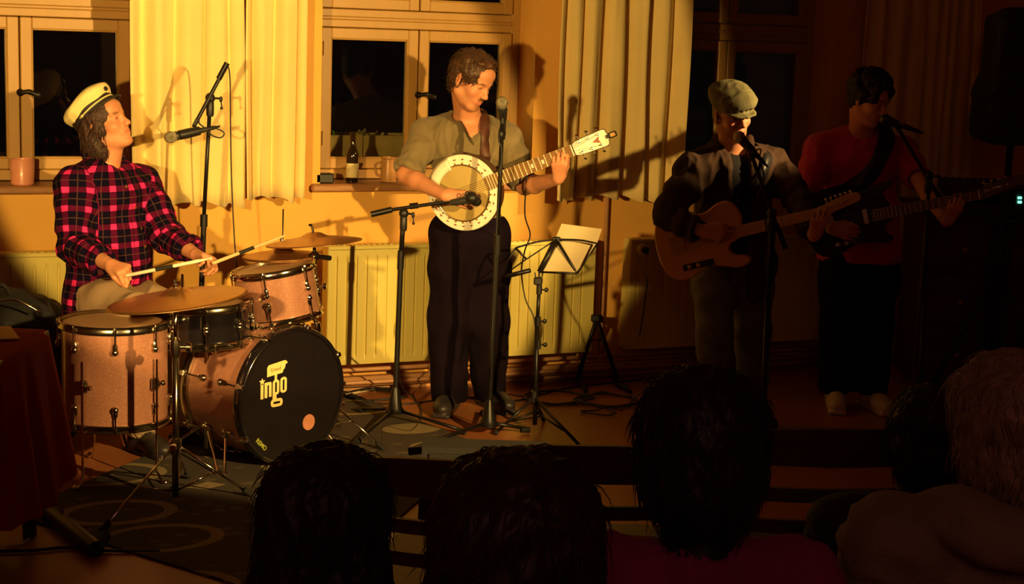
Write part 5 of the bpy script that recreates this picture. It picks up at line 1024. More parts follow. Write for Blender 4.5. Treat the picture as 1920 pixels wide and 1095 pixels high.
def legs_cloth(F, J, inf=(.03, .035, .03), hem=.03, k=.05, ring=(.0025, .16)):
    for s in ('R', 'L'):
        h, n, a = J['hip' + s], J['kn' + s], J['an' + s]; e = n + (a - n) * (1 + hem)
        F.cap(h, h + (n - h) * .4, .088 + inf[0], .080 + inf[0], k); F.cap(h + (n - h) * .4, n, .080 + inf[0], .058 + inf[1], k, ring=ring); F.cap(n, e, .060 + inf[1], .050 + inf[2], .03, cut=True, ring=ring)
        F.cap(e - unit(a - n) * .015, e + unit(a - n) * .05, .050 + inf[2] * .6, .050 + inf[2] * .6, 0, sub=True)

# --- banjo player
J = joints(hipR=at(846, 440, 7.52), hipL=at(912, 440, 7.54), chest=at(873, 280, 7.53), neck=at(880, 222, 7.52), shR=at(800, 254, 7.52), shL=at(948, 259, 7.55), elR=at(760, 328, 7.36), wrR=at(833, 366, 7.16),
           elL=at(984, 350, 7.42), wrL=bj(Ln - .120, -.096, -.022), knR=at(842, 600, 7.46), knL=at(916, 600, 7.52), anR=at(842, 742, 7.50), anL=at(918, 735, 7.60), ftR=vec(-.12, 1, 0), ftL=vec(.45, .9, 0), face=vec(.20, 1, 0)); tfrom(J)
H = Head(at(884, 149, 7.40), vec(.80, .60, -.50), vec(.16, .05, 1), 1.0)
T = thing('person', 'man in grey-brown t-shirt and black trousers standing playing the banjo', 'person', (J['anR'] + J['anL']) / 2 * [1, 1, 0], 'band members')
F = SDF(.0040); body(F, J, H); head_field(F, H, nose=1.3)
hd_, hn_ = unit(at(868, 374, 7.13) - J['wrR'] + bA * .02), -bN
hand(F, J['wrR'], unit(at(872, 374, 7.15) - J['wrR']), unit(-bN * .9 - bB * .4), 1, [(.35, .45, .35), (.5, .6, .4), (.6, .7, .4), (.75, .8, .4)], .10, ((.25, .85, .35), (.0, .9, .4), (-.1, .9, .45)))
# fretting hand: palm under the neck, fingers over the board
hand(F, J['wrL'], bB * .66 + bN * .42 + bA * .48, -bN + bB * .4, -1, [(.45, .90, .80), (.50, .95, .80), (.55, .95, .80), (.60, .95, .80)], .10, ((.25, .55, .85), (.0, .95, .35), (-.05, 1.0, -.05)), .95)
head_paint(F, H, brow=(.11, .05, .02), beard=[((0, .098, -.054), (.034, .025, .010), (.16, .06, .02), .9), ((0, .082, -.098), (.032, .032, .022), (.24, .09, .035), .7), ((.048, .04, -.075), (.03, .05, .03), (.34, .14, .06), .4), ((-.048, .04, -.075), (.03, .05, .03), (.34, .14, .06), .4)])
F.build('body', SKIN, T)
F = SDF(.0055); torso(F, J, .014, belly=.012); tr = J['tR']; hip = (J['hipR'] + J['hipL']) / 2; F.half(hip + ZU * .06, (0, 0, -1))
for s in ('R', 'L'): sleeve(F, J['sh' + s], J['el' + s], J['wr' + s], ARM, .93, .016, (.003, .055))
F.cap(J['neck'] - tr[2] * .03 + tr[1] * .01, H.p(0, -.02, -.05), .072, .078, .0, sub=True)
F.cap(J['neck'] + tr[1] * .09 + tr[2] * .0, J['neck'] + tr[1] * .16 - tr[2] * .13, .060, .008, .01, sub=True)
tee = F.build('t_shirt', TEE, T, [(.010, (4.5, 4.5, 2.2), 5), (.005, (9, 9, 4), 9)]); bvT = bvh_of(tee)
F = SDF(.0065); F.ell(hip - ZU * .0, (.175, .125, .12), tr, .05); legs_cloth(F, J, (.020, .034, .030), .04); F.half(hip + ZU * .085, (0, 0, 1)); F.build('trousers', TROUS, T, [(.008, (4, 4, 2.2), 3)])
shoe('shoe', J['anR'], vec(-.15, 1, 0), SHOEM, T, LACE); shoe('shoe', J['anL'], vec(.5, .85, 0), SHOEM, T, LACE)
def haircap(F, H, r=(.083, .100, .092), c=(0, -.014, .042), face=(.0, .16, -.055), fr=(.075, .115, .10), back=-.035):
    F.ell(H.p(*c), H.r(*r), H.R, .02); F.ell(H.p(0, -.045, -.02), H.r(.070, .058, .070), H.R, .03); F.ell(H.p(*face), H.r(*fr), H.R, .008, True)
    for sx in (-1, 1): F.ell(H.p(sx * .085, .045, -.055), H.r(.04, .055, .055), H.R, .01, True); F.ell(H.p(sx * .088, -.008, -.012), H.r(.018, .022, .034), H.R, .004, True)
    F.half(H.p(0, 0, back - .05), -H.R[2])
F = SDF(.0035); haircap(F, H, r=(.084, .106, .090), face=(0, .178, -.040), fr=(.088, .110, .114))
for k in range(9): x = -.055 + k * .014; F.cap(H.p(x * .9 + .01, -.02, .122 - abs(x) * .35), H.p(x * 1.0 - .006, .070 - abs(x) * .35, .104 + .004 * math.sin(k * 2)), .013, .008, .012)
ho_ = F.build('hair', BROWNH, T, [(.004, (16, 16, 9), 3), (.0025, (45, 45, 15), 4)]); V, N = mesh_of(ho_); m = MB()
hair_tufts(m, V, N, H.c, lambda p: -H.R[1] * .7 - H.R[0] * .5 - H.R[2] * (.9 if (p - H.c).dot(H.R[2]) < .06 else -.1), 2400, .030, .0016, 5, .22, lambda p: (p - H.c).dot(H.R[1]) < .075); m.build('hair_locks', BROWNH, ho_, True)
m = MB(); nr = J['neck'] + tr[2] * .035 + tr[1] * .006; R = [tr[0], unit(tr[1] + tr[2] * .45), unit(tr[2] - tr[1] * .45)]; V = []
m.tube([nr + (R[0] * math.cos(a) * .064 + R[1] * (math.sin(a) * .068)) - tr[2] * .012 * math.sin(a) for a in np.linspace(0, 2 * PI, 33)], .0042, 6); m.ball(nr + R[1] * .070 - tr[2] * .014, .008, n=8, m=6); m.build('cord_necklace', LEATH, T, True)
m = MB(); m.ring(H.p(-.083, -.002, -.038), H.R[0], .0075, .002, 16, 6); m.build('earring', BLACKP, T, True)
P, N = onto(bvT, dense([(910, 222), (909, 232), (908, 242), (907, 252), (906, 262), (907, 272), (908, 282), (909, 290), (911, 298), (913, 306)]), .010); P = [J['neck'] + tr[0] * .06 - tr[1] * .02 + tr[2] * .035] + P + [bj(.03, .165, -.05)]; N = [tr[2]] + N + [bN]
if len(P) > 5: setp(ribbon(P, N, .045).build('banjo_strap', LEATH, None, True), 'dark brown strap over the chest of the banjo player', 'strap')

# --- drummer
PLAID = mat('plaid_flannel', (.3, .02, .05), .95, 0, .1, 10, .2, 400, pat=plaid, spec=.1); KHAKI = mat('khaki_trousers', (.36, .24, .15), .85, 0, .12, 6, .2, 200); CAPW = mat('cream_cap_cloth', (.80, .66, .30), .8, 0, .06, 10, .2, 200); CAPB = mat('black_cap_band', (.018, .013, .015), .6); DKHAIR = mat('dark_brown_hair', (.045, .018, .014), .55, 0, .4, 60, .3, 300)
J = joints(hipR=at(178, 560, 6.72), hipL=at(232, 560, 6.86), chest=at(196, 385, 6.76), neck=at(200, 308, 6.78), shR=at(143, 352, 6.64), shL=at(261, 350, 6.90), elR=at(140, 462, 6.55), wrR=at(207, 497, 6.33), elL=at(313, 442, 6.78), wrL=at(366, 477, 6.60),
           knR=at(255, 590, 6.40), knL=at(345, 600, 6.62), anR=at(262, 800, 6.55), anL=at(352, 800, 6.75), ftR=vec(.7, .7, 0), ftL=vec(.8, .5, 0), face=vec(.80, .62, .05)); 
for s in ('anR', 'anL'): J[s][2] = .09
tfrom(J); H = Head(at(196, 232, 6.77), vec(.95, .34, .40), vec(-.42, .0, 1), .96)
T = thing('person', 'drummer in red and black plaid flannel shirt and cream skipper cap', 'person', J['hipR'] * [1, 1, 0], 'band members')
F = SDF(.0042); body(F, J, H); head_field(F, H, nose=1.4, mouth_open=.004)
hand(F, J['wrR'], unit(at(262, 516, 6.22) - J['wrR']), unit(-ZU + RH * .2 + FH * .3), -1, [(1.2, 1.3, .8), (1.3, 1.3, .8), (1.4, 1.3, .8), (1.5, 1.3, .8)], .03, ((.35, .85, .35), (-.1, .8, .6), (-.4, .7, .6)))
hand(F, J['wrL'], unit(at(408, 487, 6.52) - J['wrL']), unit(-ZU - RH * .1 - FH * .5), 1, [(.9, 1.2, .7), (.95, 1.2, .7), (1.0, 1.2, .7), (1.1, 1.2, .7)], .05, ((.45, .8, .2), (-.1, .9, .4), (-.3, .8, .4)))
head_paint(F, H, brow=(.09, .04, .02)); F.build('body', SKIN, T)
F = SDF(.0055); tr = J['tR']; torso(F, J, .028, belly=.02); hip = (J['hipR'] + J['hipL']) / 2; F.cap(hip + ZU * .06, hip - ZU * .07, .175, .19, .06, flat=(tr[1], .8)); F.half(hip - ZU * .14, (0, 0, -1))
for s in ('R', 'L'): sleeve(F, J['sh' + s], J['el' + s], J['wr' + s], ARM, 1.80, .028, (.005, .075), .038)
F.cap(J['neck'] - tr[2] * .01 + tr[1] * .012, H.p(0, -.02, -.05), .066, .075, .0, sub=True); F.cap(J['neck'] + tr[1] * .07 + tr[2] * .03, J['neck'] + tr[1] * .15 - tr[2] * .04, .04, .012, .0, sub=True)
for sx in (-1, 1): F.cap(J['neck'] + tr[0] * sx * .074 - tr[1] * .03 + tr[2] * .035, J['neck'] + tr[0] * sx * .05 + tr[1] * .085 - tr[2] * .015, .013, .011, .008, flat=(tr[0], 1.0)); F.cap(J['neck'] + tr[0] * sx * .055 + tr[1] * .085 - tr[2] * .02, J['neck'] + tr[0] * sx * .075 + tr[1] * .10 - tr[2] * .07, .014, .004, .008)
F.cap(J['neck'] - tr[1] * .075 + tr[2] * .045 - tr[0] * .05, J['neck'] - tr[1] * .075 + tr[2] * .045 + tr[0] * .05, .014, .014, .01)
F.uvf = [(hip - tr[2] * .2, J['neck'] + tr[2] * .1, .15, -tr[1])] + [(J['sh' + s] - unit(J['el' + s] - J['sh' + s]) * .02, J['el' + s], .06, tr[1]) for s in 'RL'] + [(J['el' + s], J['wr' + s], .045, tr[1]) for s in 'RL']
shirt = F.build('flannel_shirt', PLAID, T, [(.009, 3.4, 15), (.005, (7, 7, 4), 19)]); bvS = bvh_of(shirt)
P, N = onto(bvS, [(229, 332), (236, 350), (246, 369), (253, 389), (259, 408), (264, 428), (268, 445), (271, 462)], .002)
if len(P) > 4:
    for c, n in list(zip(P, N))[1::2]: m = MB(); m.lathe(c, n, [(0, .0065), (.003, .0065), (.004, .004)], 12); m.build('button', GOLDH, T, 'auto')
F = SDF(.007); F.ell(hip, (.17, .13, .12), tr, .05); legs_cloth(F, J, (.018, .022, .02), .0, .06); F.build('trousers', KHAKI, T, [(.006, 4, 33)])
shoe('shoe', J['anR'], J['ftR'], SHOEM, T, LACE); shoe('shoe', J['anL'], J['ftL'], SHOEM, T, LACE)
F = SDF(.0045); haircap(F, H, r=(.084, .100, .086), face=(0, .17, -.05), fr=(.078, .115, .105), back=-.07); F.ell(H.p(0, -.070, -.055), H.r(.072, .052, .085), H.R, .03); 
for sx in (-1, 1): F.ell(H.p(sx * .070, -.040, -.075), H.r(.026, .045, .068), H.R, .03); F.ell(H.p(sx * .078, .012, -.01), H.r(.010, .022, .04), H.R, .01)
ho_ = F.build('hair', DKHAIR, T, [(.006, (14, 14, 8), 3), (.003, (40, 40, 20), 4)]); V, N = mesh_of(ho_); m = MB()
hair_tufts(m, V, N, H.c, lambda p: -H.R[2] * .9 - H.R[1] * .3, 1100, .040, .0020, 6, .15, lambda p: (p - H.c).dot(H.R[2]) < .02 and (p - H.c).dot(H.R[1]) < .05); m.build('hair_locks', DKHAIR, ho_, True)
F = SDF(.0045); CU_ = unit(H.R[2] + H.R[1] * -.42); CY = unit(H.R[1] + H.R[2] * .42); RC = [H.R[0], CY, CU_]; cp0 = H.p(0, -.026, .056)
F.ell(cp0 + CU_ * .055, (.108, .118, .030), RC, .03); F.ell(cp0 + CU_ * .035 - CY * .005, (.094, .106, .045), RC, .02); F.ell(cp0 + CU_ * .050 + CY * .04, (.085, .075, .034), RC, .03); cw = F.build('cap_crown', CAPW, T, [(.004, 6, 6)])
m = MB(); V = []; F_ = []; n = 48
for (z, k_) in ((-.004, 1.0), (0, 1.025), (.034, 1.04), (.038, 1.0)):
    for i in range(n): an = 2 * PI * i / n; V.append(cp0 + RC[0] * math.cos(an) * .088 * k_ + RC[1] * math.sin(an) * .106 * k_ + RC[2] * z)
for j in range(3):
    for i in range(n): F_.append((j * n + i, j * n + (i + 1) % n, (j + 1) * n + (i + 1) % n, (j + 1) * n + i))
m.add(V, F_); m.build('cap_band', CAPB, T, True)
m = MB(); m.tube([cp0 + RC[0] * math.cos(a) * .0925 + RC[1] * math.sin(a) * .111 + RC[2] * .006 for a in np.linspace(-.15, PI + .15, 30)], .0032, 6); m.ball(cp0 + RC[0] * -.0925 + RC[2] * .006, .006, n=8, m=6); m.ball(cp0 + RC[0] * .0925 + RC[2] * .006, .006, n=8, m=6); m.build('cap_cord', CAPW, T, True)
m = MB(); V = []; F_ = []; n = 20
for j in range(6):
    t = j / 5
    for i in range(n + 1): an = math.radians(14 + 152 * i / n); rr = 1 + t * .36 * math.sin(an) ** .8; V.append(cp0 + RC[0] * math.cos(an) * .090 * (1 + t * .03) + RC[1] * math.sin(an) * .108 * rr - RC[2] * (.002 + .022 * t * t * math.sin(an)))
for j in range(5):
    for i in range(n): F_.append((j * (n + 1) + i, j * (n + 1) + i + 1, (j + 1) * (n + 1) + i + 1, (j + 1) * (n + 1) + i))
m.add(V, F_); o = m.build('cap_visor', CAPB, T, True); md = o.modifiers.new('s', 'SOLIDIFY'); md.thickness = .005
m = MB(); bdg = cp0 + RC[1] * .118 + RC[2] * .040; m.ball(bdg, (.017, .008, .015), R=np.array(RC).T, n=12, m=8); m.build('cap_badge', CAPB, T, True)
# drumsticks
def stick(p, q, label, mm):
    t = thing('drumstick', label, 'drumstick', p, 'drumsticks'); d = unit(q - p); L = np.linalg.norm(q - p); m = MB(); m.lathe(p, d, [(0, .005), (.004, .0075), (L - .06, .0072), (L - .012, .0035), (L - .010, .0045), (L - .004, .0048), (L, .002)], 12); m.build('shaft', mm, t, True)
    for s0 in ((.13, .075),) : m = MB(); m.lathe(p + d * s0[0], d, [(0, .0080), (s0[1], .0080)], 12); m.build('grip_tape', TAPE, t, 'auto')
stick(at(236, 517, 6.26), at(398, 484, 6.20), 'white drumstick with black tape in the drummers fist', WHITEST)
stick(at(398, 494, 6.50), at(536, 441, 6.74), 'wooden drumstick touching the hi-hat, in the drummers other hand', WOODST)
th = thing('drum_throne', 'low round black drum stool under the drummer', 'stool', hip * [1, 1, 0]); z = hip[2] - .155; m = MB(); m.lathe(hip * [1, 1, 0] + ZU * (z - .07), ZU, [(0, .15), (.01, .17), (.05, .175), (.07, .15), (.072, .01)], 32); m.build('seat', BLACKP, th, 'auto'); m = MB(); m.tube([hip * [1, 1, 0] + ZU * .08, hip * [1, 1, 0] + ZU * (z - .07)], .014, 10); m.build('pole', CHROME, th, True)
for k in range(3): an = .6 + k * 2 * PI / 3; m = MB(); o = np.array([math.cos(an), math.sin(an), 0]); m.tube([hip * [1, 1, 0] + ZU * .24, hip * [1, 1, 0] + o * .26 + ZU * .015], .009, 8); m.build('leg', CHROME, th, True)

# --- guitarist with the cap
JACK = mat('dark_brown_jacket', (.050, .026, .016), .85, 0, .15, 8, .25, 250, spec=.2); BTEE = mat('black_tee', (.008, .007, .008), .85); JEANS = mat('faded_jeans', (.12, .12, .12), .85, 0, .15, 12, .3, 300); GCAP = mat('green_corduroy_cap', (.17, .16, .075), .85, 0, .12, 20, .3, 200); GREYH = mat('grey_hair', (.20, .15, .10), .6, 0, .3, 60)
J = joints(hipR=at(1340, 490, 7.32), hipL=at(1406, 488, 7.40), chest=at(1374, 338, 7.36), neck=at(1378, 280, 7.34), shR=at(1302, 320, 7.28), shL=at(1448, 312, 7.42), elR=at(1250, 402, 7.10), wrR=at(1316, 434, 6.97), elL=at(1500, 378, 7.18), wrL=G0 + gA * (np.linalg.norm(gn - G0) - .055) - gB * .096 - gN * .022,
           knR=at(1340, 620, 7.26), knL=at(1412, 620, 7.36), anR=at(1336, 745, 7.3), anL=at(1412, 745, 7.4), ftR=vec(-.1, 1, 0), ftL=vec(.35, 1, 0), face=vec(.10, 1, 0)); 
for s in ('anR', 'anL'): J[s][2] = .08
tfrom(J); H = Head(at(1372, 213, 7.26), vec(.42, .90, -.20), vec(-.13, .10, 1), .93)
T = thing('person', 'guitarist in green flat cap and dark open jacket singing', 'person', (J['anR'] + J['anL']) / 2 * [1, 1, 0], 'band members')
F = SDF(.0042); body(F, J, H); head_field(F, H, smile=1.0, nose=1.5, mouth_open=.002)
gh = G0 + gA * .20 + gB * -.01; hand(F, J['wrR'], unit(gA * .9 - gB * .25 - gN * .05), unit(-gN * .9 - gB * .3), 1, [(.4, .8, .5), (.6, .9, .5), (.75, .9, .5), (.85, .9, .5)], .06, ((.4, .85, .2), (.0, .95, .2), (-.2, .9, .3)))
hand(F, J['wrL'], gB * .66 + gN * .42 + gA * .48, -gN + gB * .4, -1, [(.45, .90, .80), (.50, .95, .80), (.55, .95, .80), (.60, .95, .80)], .10, ((.25, .55, .85), (.0, .95, .35), (-.05, 1.0, -.05)), .95)
head_paint(F, H, brow=(.12, .08, .05)); F.build('body', SKIN, T)
tr = J['tR']; hip = (J['hipR'] + J['hipL']) / 2
F = SDF(.0065); torso(F, J, .008, belly=.02); F.half(hip - ZU * .06, (0, 0, -1)); F.cap(J['neck'] + tr[1] * .02, H.p(0, -.02, -.05), .062, .07, .0, sub=True); F.cap(J['neck'] + tr[1] * .10 + tr[2] * .02, J['neck'] + tr[1] * .15 - tr[2] * .05, .04, .012, 0, sub=True); F.build('t_shirt', BTEE, T)
F = SDF(.0060); torso(F, J, .030, belly=.025); F.cap(hip + ZU * .08, hip - ZU * .10, .165, .185, .06, flat=(tr[1], .75)); F.half(hip - ZU * .17, (0, 0, -1))
for s in ('R', 'L'): sleeve(F, J['sh' + s], J['el' + s], J['wr' + s], ARM, 1.90, .018, (.005, .06), .034)
F.cap(J['neck'] - tr[2] * .01 + tr[1] * .012, H.p(0, -.02, -.05), .068, .08, .0, sub=True)
mc = (hip + J['neck']) / 2; F.box(mc + tr[1] * .20 + tr[0] * -.0, (.045, .15, .5), tr, .005, .0, True); F.cap(hip - ZU * .2, J['neck'] + ZU * .05, .13, .10, .0, flat=(tr[1], .62), sub=True)
for sx in (-1, 1): F.cap(J['neck'] + tr[0] * sx * .078 - tr[1] * .03 + tr[2] * .045, J['neck'] + tr[0] * sx * .058 + tr[1] * .09 - tr[2] * .03, .015, .012, .008); F.cap(J['neck'] + tr[0] * sx * .06 + tr[1] * .095 - tr[2] * .03, J['neck'] + tr[0] * sx * .062 + tr[1] * .14 - tr[2] * .16, .014, .008, .01)
F.cap(J['neck'] - tr[1] * .08 + tr[2] * .05 - tr[0] * .05, J['neck'] - tr[1] * .08 + tr[2] * .05 + tr[0] * .05, .015, .015, .01)
jk = F.build('jacket', JACK, T, [(.009, 3.6, 25), (.006, (8, 8, 5), 29)]); bvJ = bvh_of(jk)
F = SDF(.0075); F.ell(hip, (.168, .12, .12), tr, .05); legs_cloth(F, J, (.014, .02, .02), .02); F.half(hip + ZU * .07, (0, 0, 1)); F.build('jeans', JEANS, T, [(.006, 5, 43)])
shoe('shoe', J['anR'], J['ftR'], SHOEM, T, LACE); shoe('shoe', J['anL'], J['ftL'], SHOEM, T, LACE)
F = SDF(.004); haircap(F, H, r=(.0795, .098, .084), face=(0, .16, -.04), fr=(.09, .11, .12), back=-.03); F.build('hair', GREYH, T, [(.002, 30, 3)])
F = SDF(.0038); CU_ = unit(H.R[2] + H.R[1] * .16); CY = unit(H.R[1] - H.R[2] * .16); RC = [H.R[0], CY, CU_]; cp0 = H.p(0, -.005, .048)
F.ell(cp0 + CU_ * .022, (.094, .110, .062), RC, .02); F.ell(cp0 + CU_ * .038 + CY * .055, (.086, .070, .040), RC, .03); F.ell(cp0 + CU_ * .05 - CY * .03, (.094, .085, .038), RC, .03); F.half(cp0 - CU_ * .012, -CU_); F.ell(cp0 - CU_ * .012, (.078, .098, .05), RC, 0, True)
F.ell(cp0 + CY * .088 + CU_ * -.004, (.070, .062, .009), RC, .010)
for k in range(7): a = -.75 + .25 * k; F.cap(cp0 + CU_ * .062 + CY * .03 + RC[0] * math.sin(a) * .06, cp0 + CU_ * .018 + CY * (.105 * math.cos(a) + .012) + RC[0] * math.sin(a) * .10, .003, .0045, .008, sub=True)
F.build('flat_cap', GCAP, T, [(.003, 9, 6)])
P, N = onto(bvJ, dense([(1440, 288), (1437, 300), (1432, 315), (1426, 330), (1418, 345), (1408, 358), (1397, 370)]), .010); P = [J['neck'] + tr[0] * .09 - tr[1] * .02 + tr[2] * .02] + P + [G0 + gA * .39 + gB * .12 - gN * .02]; N = [tr[2]] + N + [gN]
if len(P) > 4: setp(ribbon(P, N, .05).build('guitar_strap', BLACKP, None, True), 'dark strap across the chest of the capped guitarist', 'strap')

# --- bassist in red
REDT = mat('crimson_tee', (.50, .010, .10), .85, 0, .08, 6, .2, 350, sheen=.2); CURL = mat('black_curly_hair', (.012, .008, .010), .6, 0, .3, 60); WSHOE = mat('off_white_shoe', (.62, .52, .34), .6, 0, .08, 10)
J = joints(hipR=at(1580, 470, 7.86), hipL=at(1646, 472, 7.9), chest=at(1608, 315, 7.88), neck=at(1616, 242, 7.86), shR=at(1534, 280, 7.84), shL=at(1690, 286, 7.92), elR=at(1508, 375, 7.74), wrR=at(1556, 428, 7.46), elL=at(1732, 350, 7.66), wrL=Bs + sA * .64 - sB * .096 - sN * .022,
           knR=at(1572, 610, 7.82), knL=at(1640, 612, 7.84), anR=at(1566, 735, 7.86), anL=at(1632, 740, 7.86), ftR=vec(-.12, 1, 0), ftL=vec(.25, 1, 0), face=vec(.12, 1, 0)); 
for s in ('anR', 'anL'): J[s][2] = .09
tfrom(J); H = Head(at(1630, 186, 7.76), vec(.70, .72, -.36), vec(.15, .08, 1), .95)
T = thing('person', 'bassist in crimson t-shirt with black curly hair, in the dark by the wall', 'person', (J['anR'] + J['anL']) / 2 * [1, 1, 0], 'band members')
F = SDF(.0046); body(F, J, H); head_field(F, H, nose=1.2)
hand(F, J['wrR'], unit(sA * .8 - sB * .35), unit(-sN), 1, [(.5, .8, .5)] * 4, .06, ((.4, .85, .2), (.0, .95, .2), (-.2, .9, .3)))
hand(F, J['wrL'], sB * .66 + sN * .42 + sA * .48, -sN + sB * .4, -1, [(.45, .90, .80), (.50, .95, .80), (.55, .95, .80), (.60, .95, .80)], .10, ((.25, .55, .85), (.0, .95, .35), (-.05, 1.0, -.05)), .95)
head_paint(F, H, brow=(.02, .012, .01)); F.build('body', SKIN, T)
tr = J['tR']; hip = (J['hipR'] + J['hipL']) / 2
F = SDF(.0065); torso(F, J, .018, belly=.03, wide=1.12); F.cap(hip + ZU * .1, hip - ZU * .02, .17, .175, .05, flat=(tr[1], .8)); F.half(hip - ZU * .045, (0, 0, -1))
for s in ('R', 'L'): sleeve(F, J['sh' + s], J['el' + s], J['wr' + s], ARM, .78, .018, (.003, .06))
F.cap(J['neck'] + tr[1] * .012, H.p(0, -.02, -.05), .068, .075, .0, sub=True)
rt2 = F.build('t_shirt', REDT, T, [(.009, 3, 55), (.004, 7, 59)]); bvR = bvh_of(rt2)
F = SDF(.0075); F.ell(hip, (.178, .125, .12), tr, .05); legs_cloth(F, J, (.02, .03, .03), .02); F.half(hip + ZU * .05, (0, 0, 1)); F.build('trousers', TROUS, T, [(.006, 5, 63)])
shoe('shoe', J['anR'], J['ftR'], WSHOE, T, WSHOE); shoe('shoe', J['anL'], J['ftL'], WSHOE, T, WSHOE)
def curls(F, H, n, rr, seed, cond):
    r_ = np.random.RandomState(seed)
    for k in range(n):
        d = unit(r_.normal(size=3)); p = (d * [.088, .104, .092]) + [0, -.016, .050]
        if not cond(p): continue
        q = H.p(*p); F.ell(q, [rr * r_.uniform(.7, 1.2) * H.sc] * 3, None, .008)
F = SDF(.0045); haircap(F, H, r=(.090, .106, .094), face=(0, .17, -.05), fr=(.078, .110, .105)); curls(F, H, 260, .019, 4, lambda p: (p[2] > .02 or p[1] < .0) and p[2] > -.05 and not (p[1] > .06 and p[2] < .065) and not (abs(p[0]) > .07 and p[2] < .0 and p[1] > -.03)); F.build('hair', CURL, T, [(.004, 22, 3), (.002, 55, 5)])
P, N = onto(bvR, dense([(1664, 250), (1660, 265), (1654, 280), (1648, 295), (1640, 310), (1630, 325), (1618, 338), (1604, 350), (1590, 362)]), .012); P = [J['neck'] + tr[0] * .10 - tr[1] * .02 + tr[2] * .03] + P + [Bs + sA * .10 + sB * .12]; N = [tr[2]] + N + [sN]
if len(P) > 4: setp(ribbon(P, N, .085).build('bass_strap', BLACKP, None, True), 'wide black strap across the red shirt of the bassist', 'strap')

# ------------------------------------------------------------------ the audience, seen from behind
def listener(label, top, hw, h, hairm, shirtm, style, seed, yaw=0.0, shw=.20, neckl=.10):
    c = at(top[0], top[1], h); sc = .95; fw = unit(FH + RH * yaw); H = Head(c - ZU * (.125 * sc + .012), fw, ZU, sc); nk = H.p(0, -.02, -.06) - ZU * neckl; ch = nk - ZU * .20 - fw * .0
    J = dict(hipR=nk - ZU * .52 + np.cross(fw, ZU) * .09, hipL=nk - ZU * .52 - np.cross(fw, ZU) * .09, chest=ch, neck=nk, shR=nk - ZU * .055 + np.cross(fw, ZU) * shw * .85, shL=nk - ZU * .055 - np.cross(fw, ZU) * shw * .85, face=fw)
    for s, g in (('R', 1), ('L', -1)):
        J['el' + s] = J['sh' + s] - ZU * .27 + fw * .06 + np.cross(fw, ZU) * g * .03; J['wr' + s] = J['el' + s] + fw * .21 - ZU * .04 - np.cross(fw, ZU) * g * .08
        J['kn' + s] = J['hip' + s] + fw * .42 + np.cross(fw, ZU) * g * .05; J['an' + s] = J['kn' + s] * [1, 1, 0] + ZU * .09; J['ft' + s] = fw
    J['tR'] = basis(fw, ZU); T = thing('person', label, 'person', J['hipR'] * [1, 1, 0], 'listeners in front of the band')
    F = SDF(.0085); body(F, J, H)
    for s in ('R', 'L'): hand(F, J['wr' + s], fw, -ZU, 1 if s == 'R' else -1)
    head_field(F, H); F.build('body', SKIN, T)
    F = SDF(.0095); torso(F, J, .018)
    for s in ('R', 'L'): sleeve(F, J['sh' + s], J['el' + s], J['wr' + s], ARM, .9 if style != 'hood' else 1.8, .024)
    F.cap(nk, H.p(0, -.02, -.04), .066, .07, .0, sub=True)
    if style == 'hood':
        for k in range(9): a = PI + PI * k / 8 if False else PI * (k / 8) ; p = nk + J['tR'][0] * .12 * math.cos(a) - fw * (.04 + .095 * math.sin(a)) + ZU * (.02 - .03 * math.sin(a)); F.ell(p, (.05, .05, .04), None, .03)
    F.build('jumper' if style == 'hood' else 'top', shirtm, T, [(.010, 3, seed), (.005, 7, seed + 1)])
    F = SDF(.011); hip = nk - ZU * .52; F.ell(hip, (.17, .13, .11), J['tR'], .05); legs_cloth(F, J, (.015, .02, .02), 0); F.build('trousers', TROUS, T)
    F = SDF(.0055); k = hw / .17
    if style == 'long':
        F.ell(H.p(0, -.01, .038), H.r(.084 * k, .104 * k, .092), H.R, .02); F.ell(H.p(0, -.035, -.07), H.r(.088 * k, .078 * k, .12), H.R, .05); F.ell(H.p(0, -.045, -.16), H.r(.094 * k, .065 * k, .12), H.R, .05); F.ell(H.p(0, .15, -.05), H.r(.075, .10, .12), H.R, .01, True)
    elif style == 'short':
        F.ell(H.p(0, -.012, .040), H.r(.081 * k, .101 * k, .088), H.R, .02); F.ell(H.p(0, -.04, -.03), H.r(.074 * k, .066 * k, .075), H.R, .03); F.ell(H.p(0, .16, -.05), H.r(.08, .11, .115), H.R, .01, True); F.half(H.p(0, 0, -.10), -ZU)
        for sx in (-1, 1): F.ell(H.p(sx * .095 * k, .0, -.035), H.r(.022, .03, .045), H.R, .01, True)
    else:
        F.ell(H.p(0, -.012, .036), H.r(.088 * k, .104 * k, .092), H.R, .02); F.ell(H.p(0, -.045, -.05), H.r(.085 * k, .078 * k, .10), H.R, .05); F.ell(H.p(0, .16, -.06), H.r(.078, .11, .115), H.R, .01, True); F.half(H.p(0, 0, -.145), -ZU)
    ho = F.build('hair', hairm, T, [(.006, (14, 14, 7), seed), (.003, (42, 42, 16), seed + 2)]); V, N = mesh_of(ho); m = MB()
    hair_tufts(m, V, N, H.c, lambda p: -ZU * 1.0 - fw * .1 + unit(np.cross(p - H.c, ZU)) * .2, 2400, .045, .0013, seed, .12, lambda p: (p - H.c).dot(fw) < .07, .15); m.build('hair_locks', hairm, ho, True)
    return T, nk
DH = mat('audience_dark_hair', (.012, .007, .008), .55, 0, .3, 60); BH = mat('audience_brown_hair', (.022, .012, .008), .55, 0, .3, 60); GH_ = mat('audience_fair_hair', (.26, .18, .10), .6, 0, .2, 60)
PINKT = mat('magenta_top', (.26, .018, .12), .85, 0, .08, 6, .2, 250); BEIGE = mat('beige_jumper', (.22, .17, .11), .9, 0, .1, 6, .4, 150); DKTOP = mat('dark_jacket', (.010, .009, .013), .85); BLUET = mat('navy_top', (.015, .013, .03), .85)
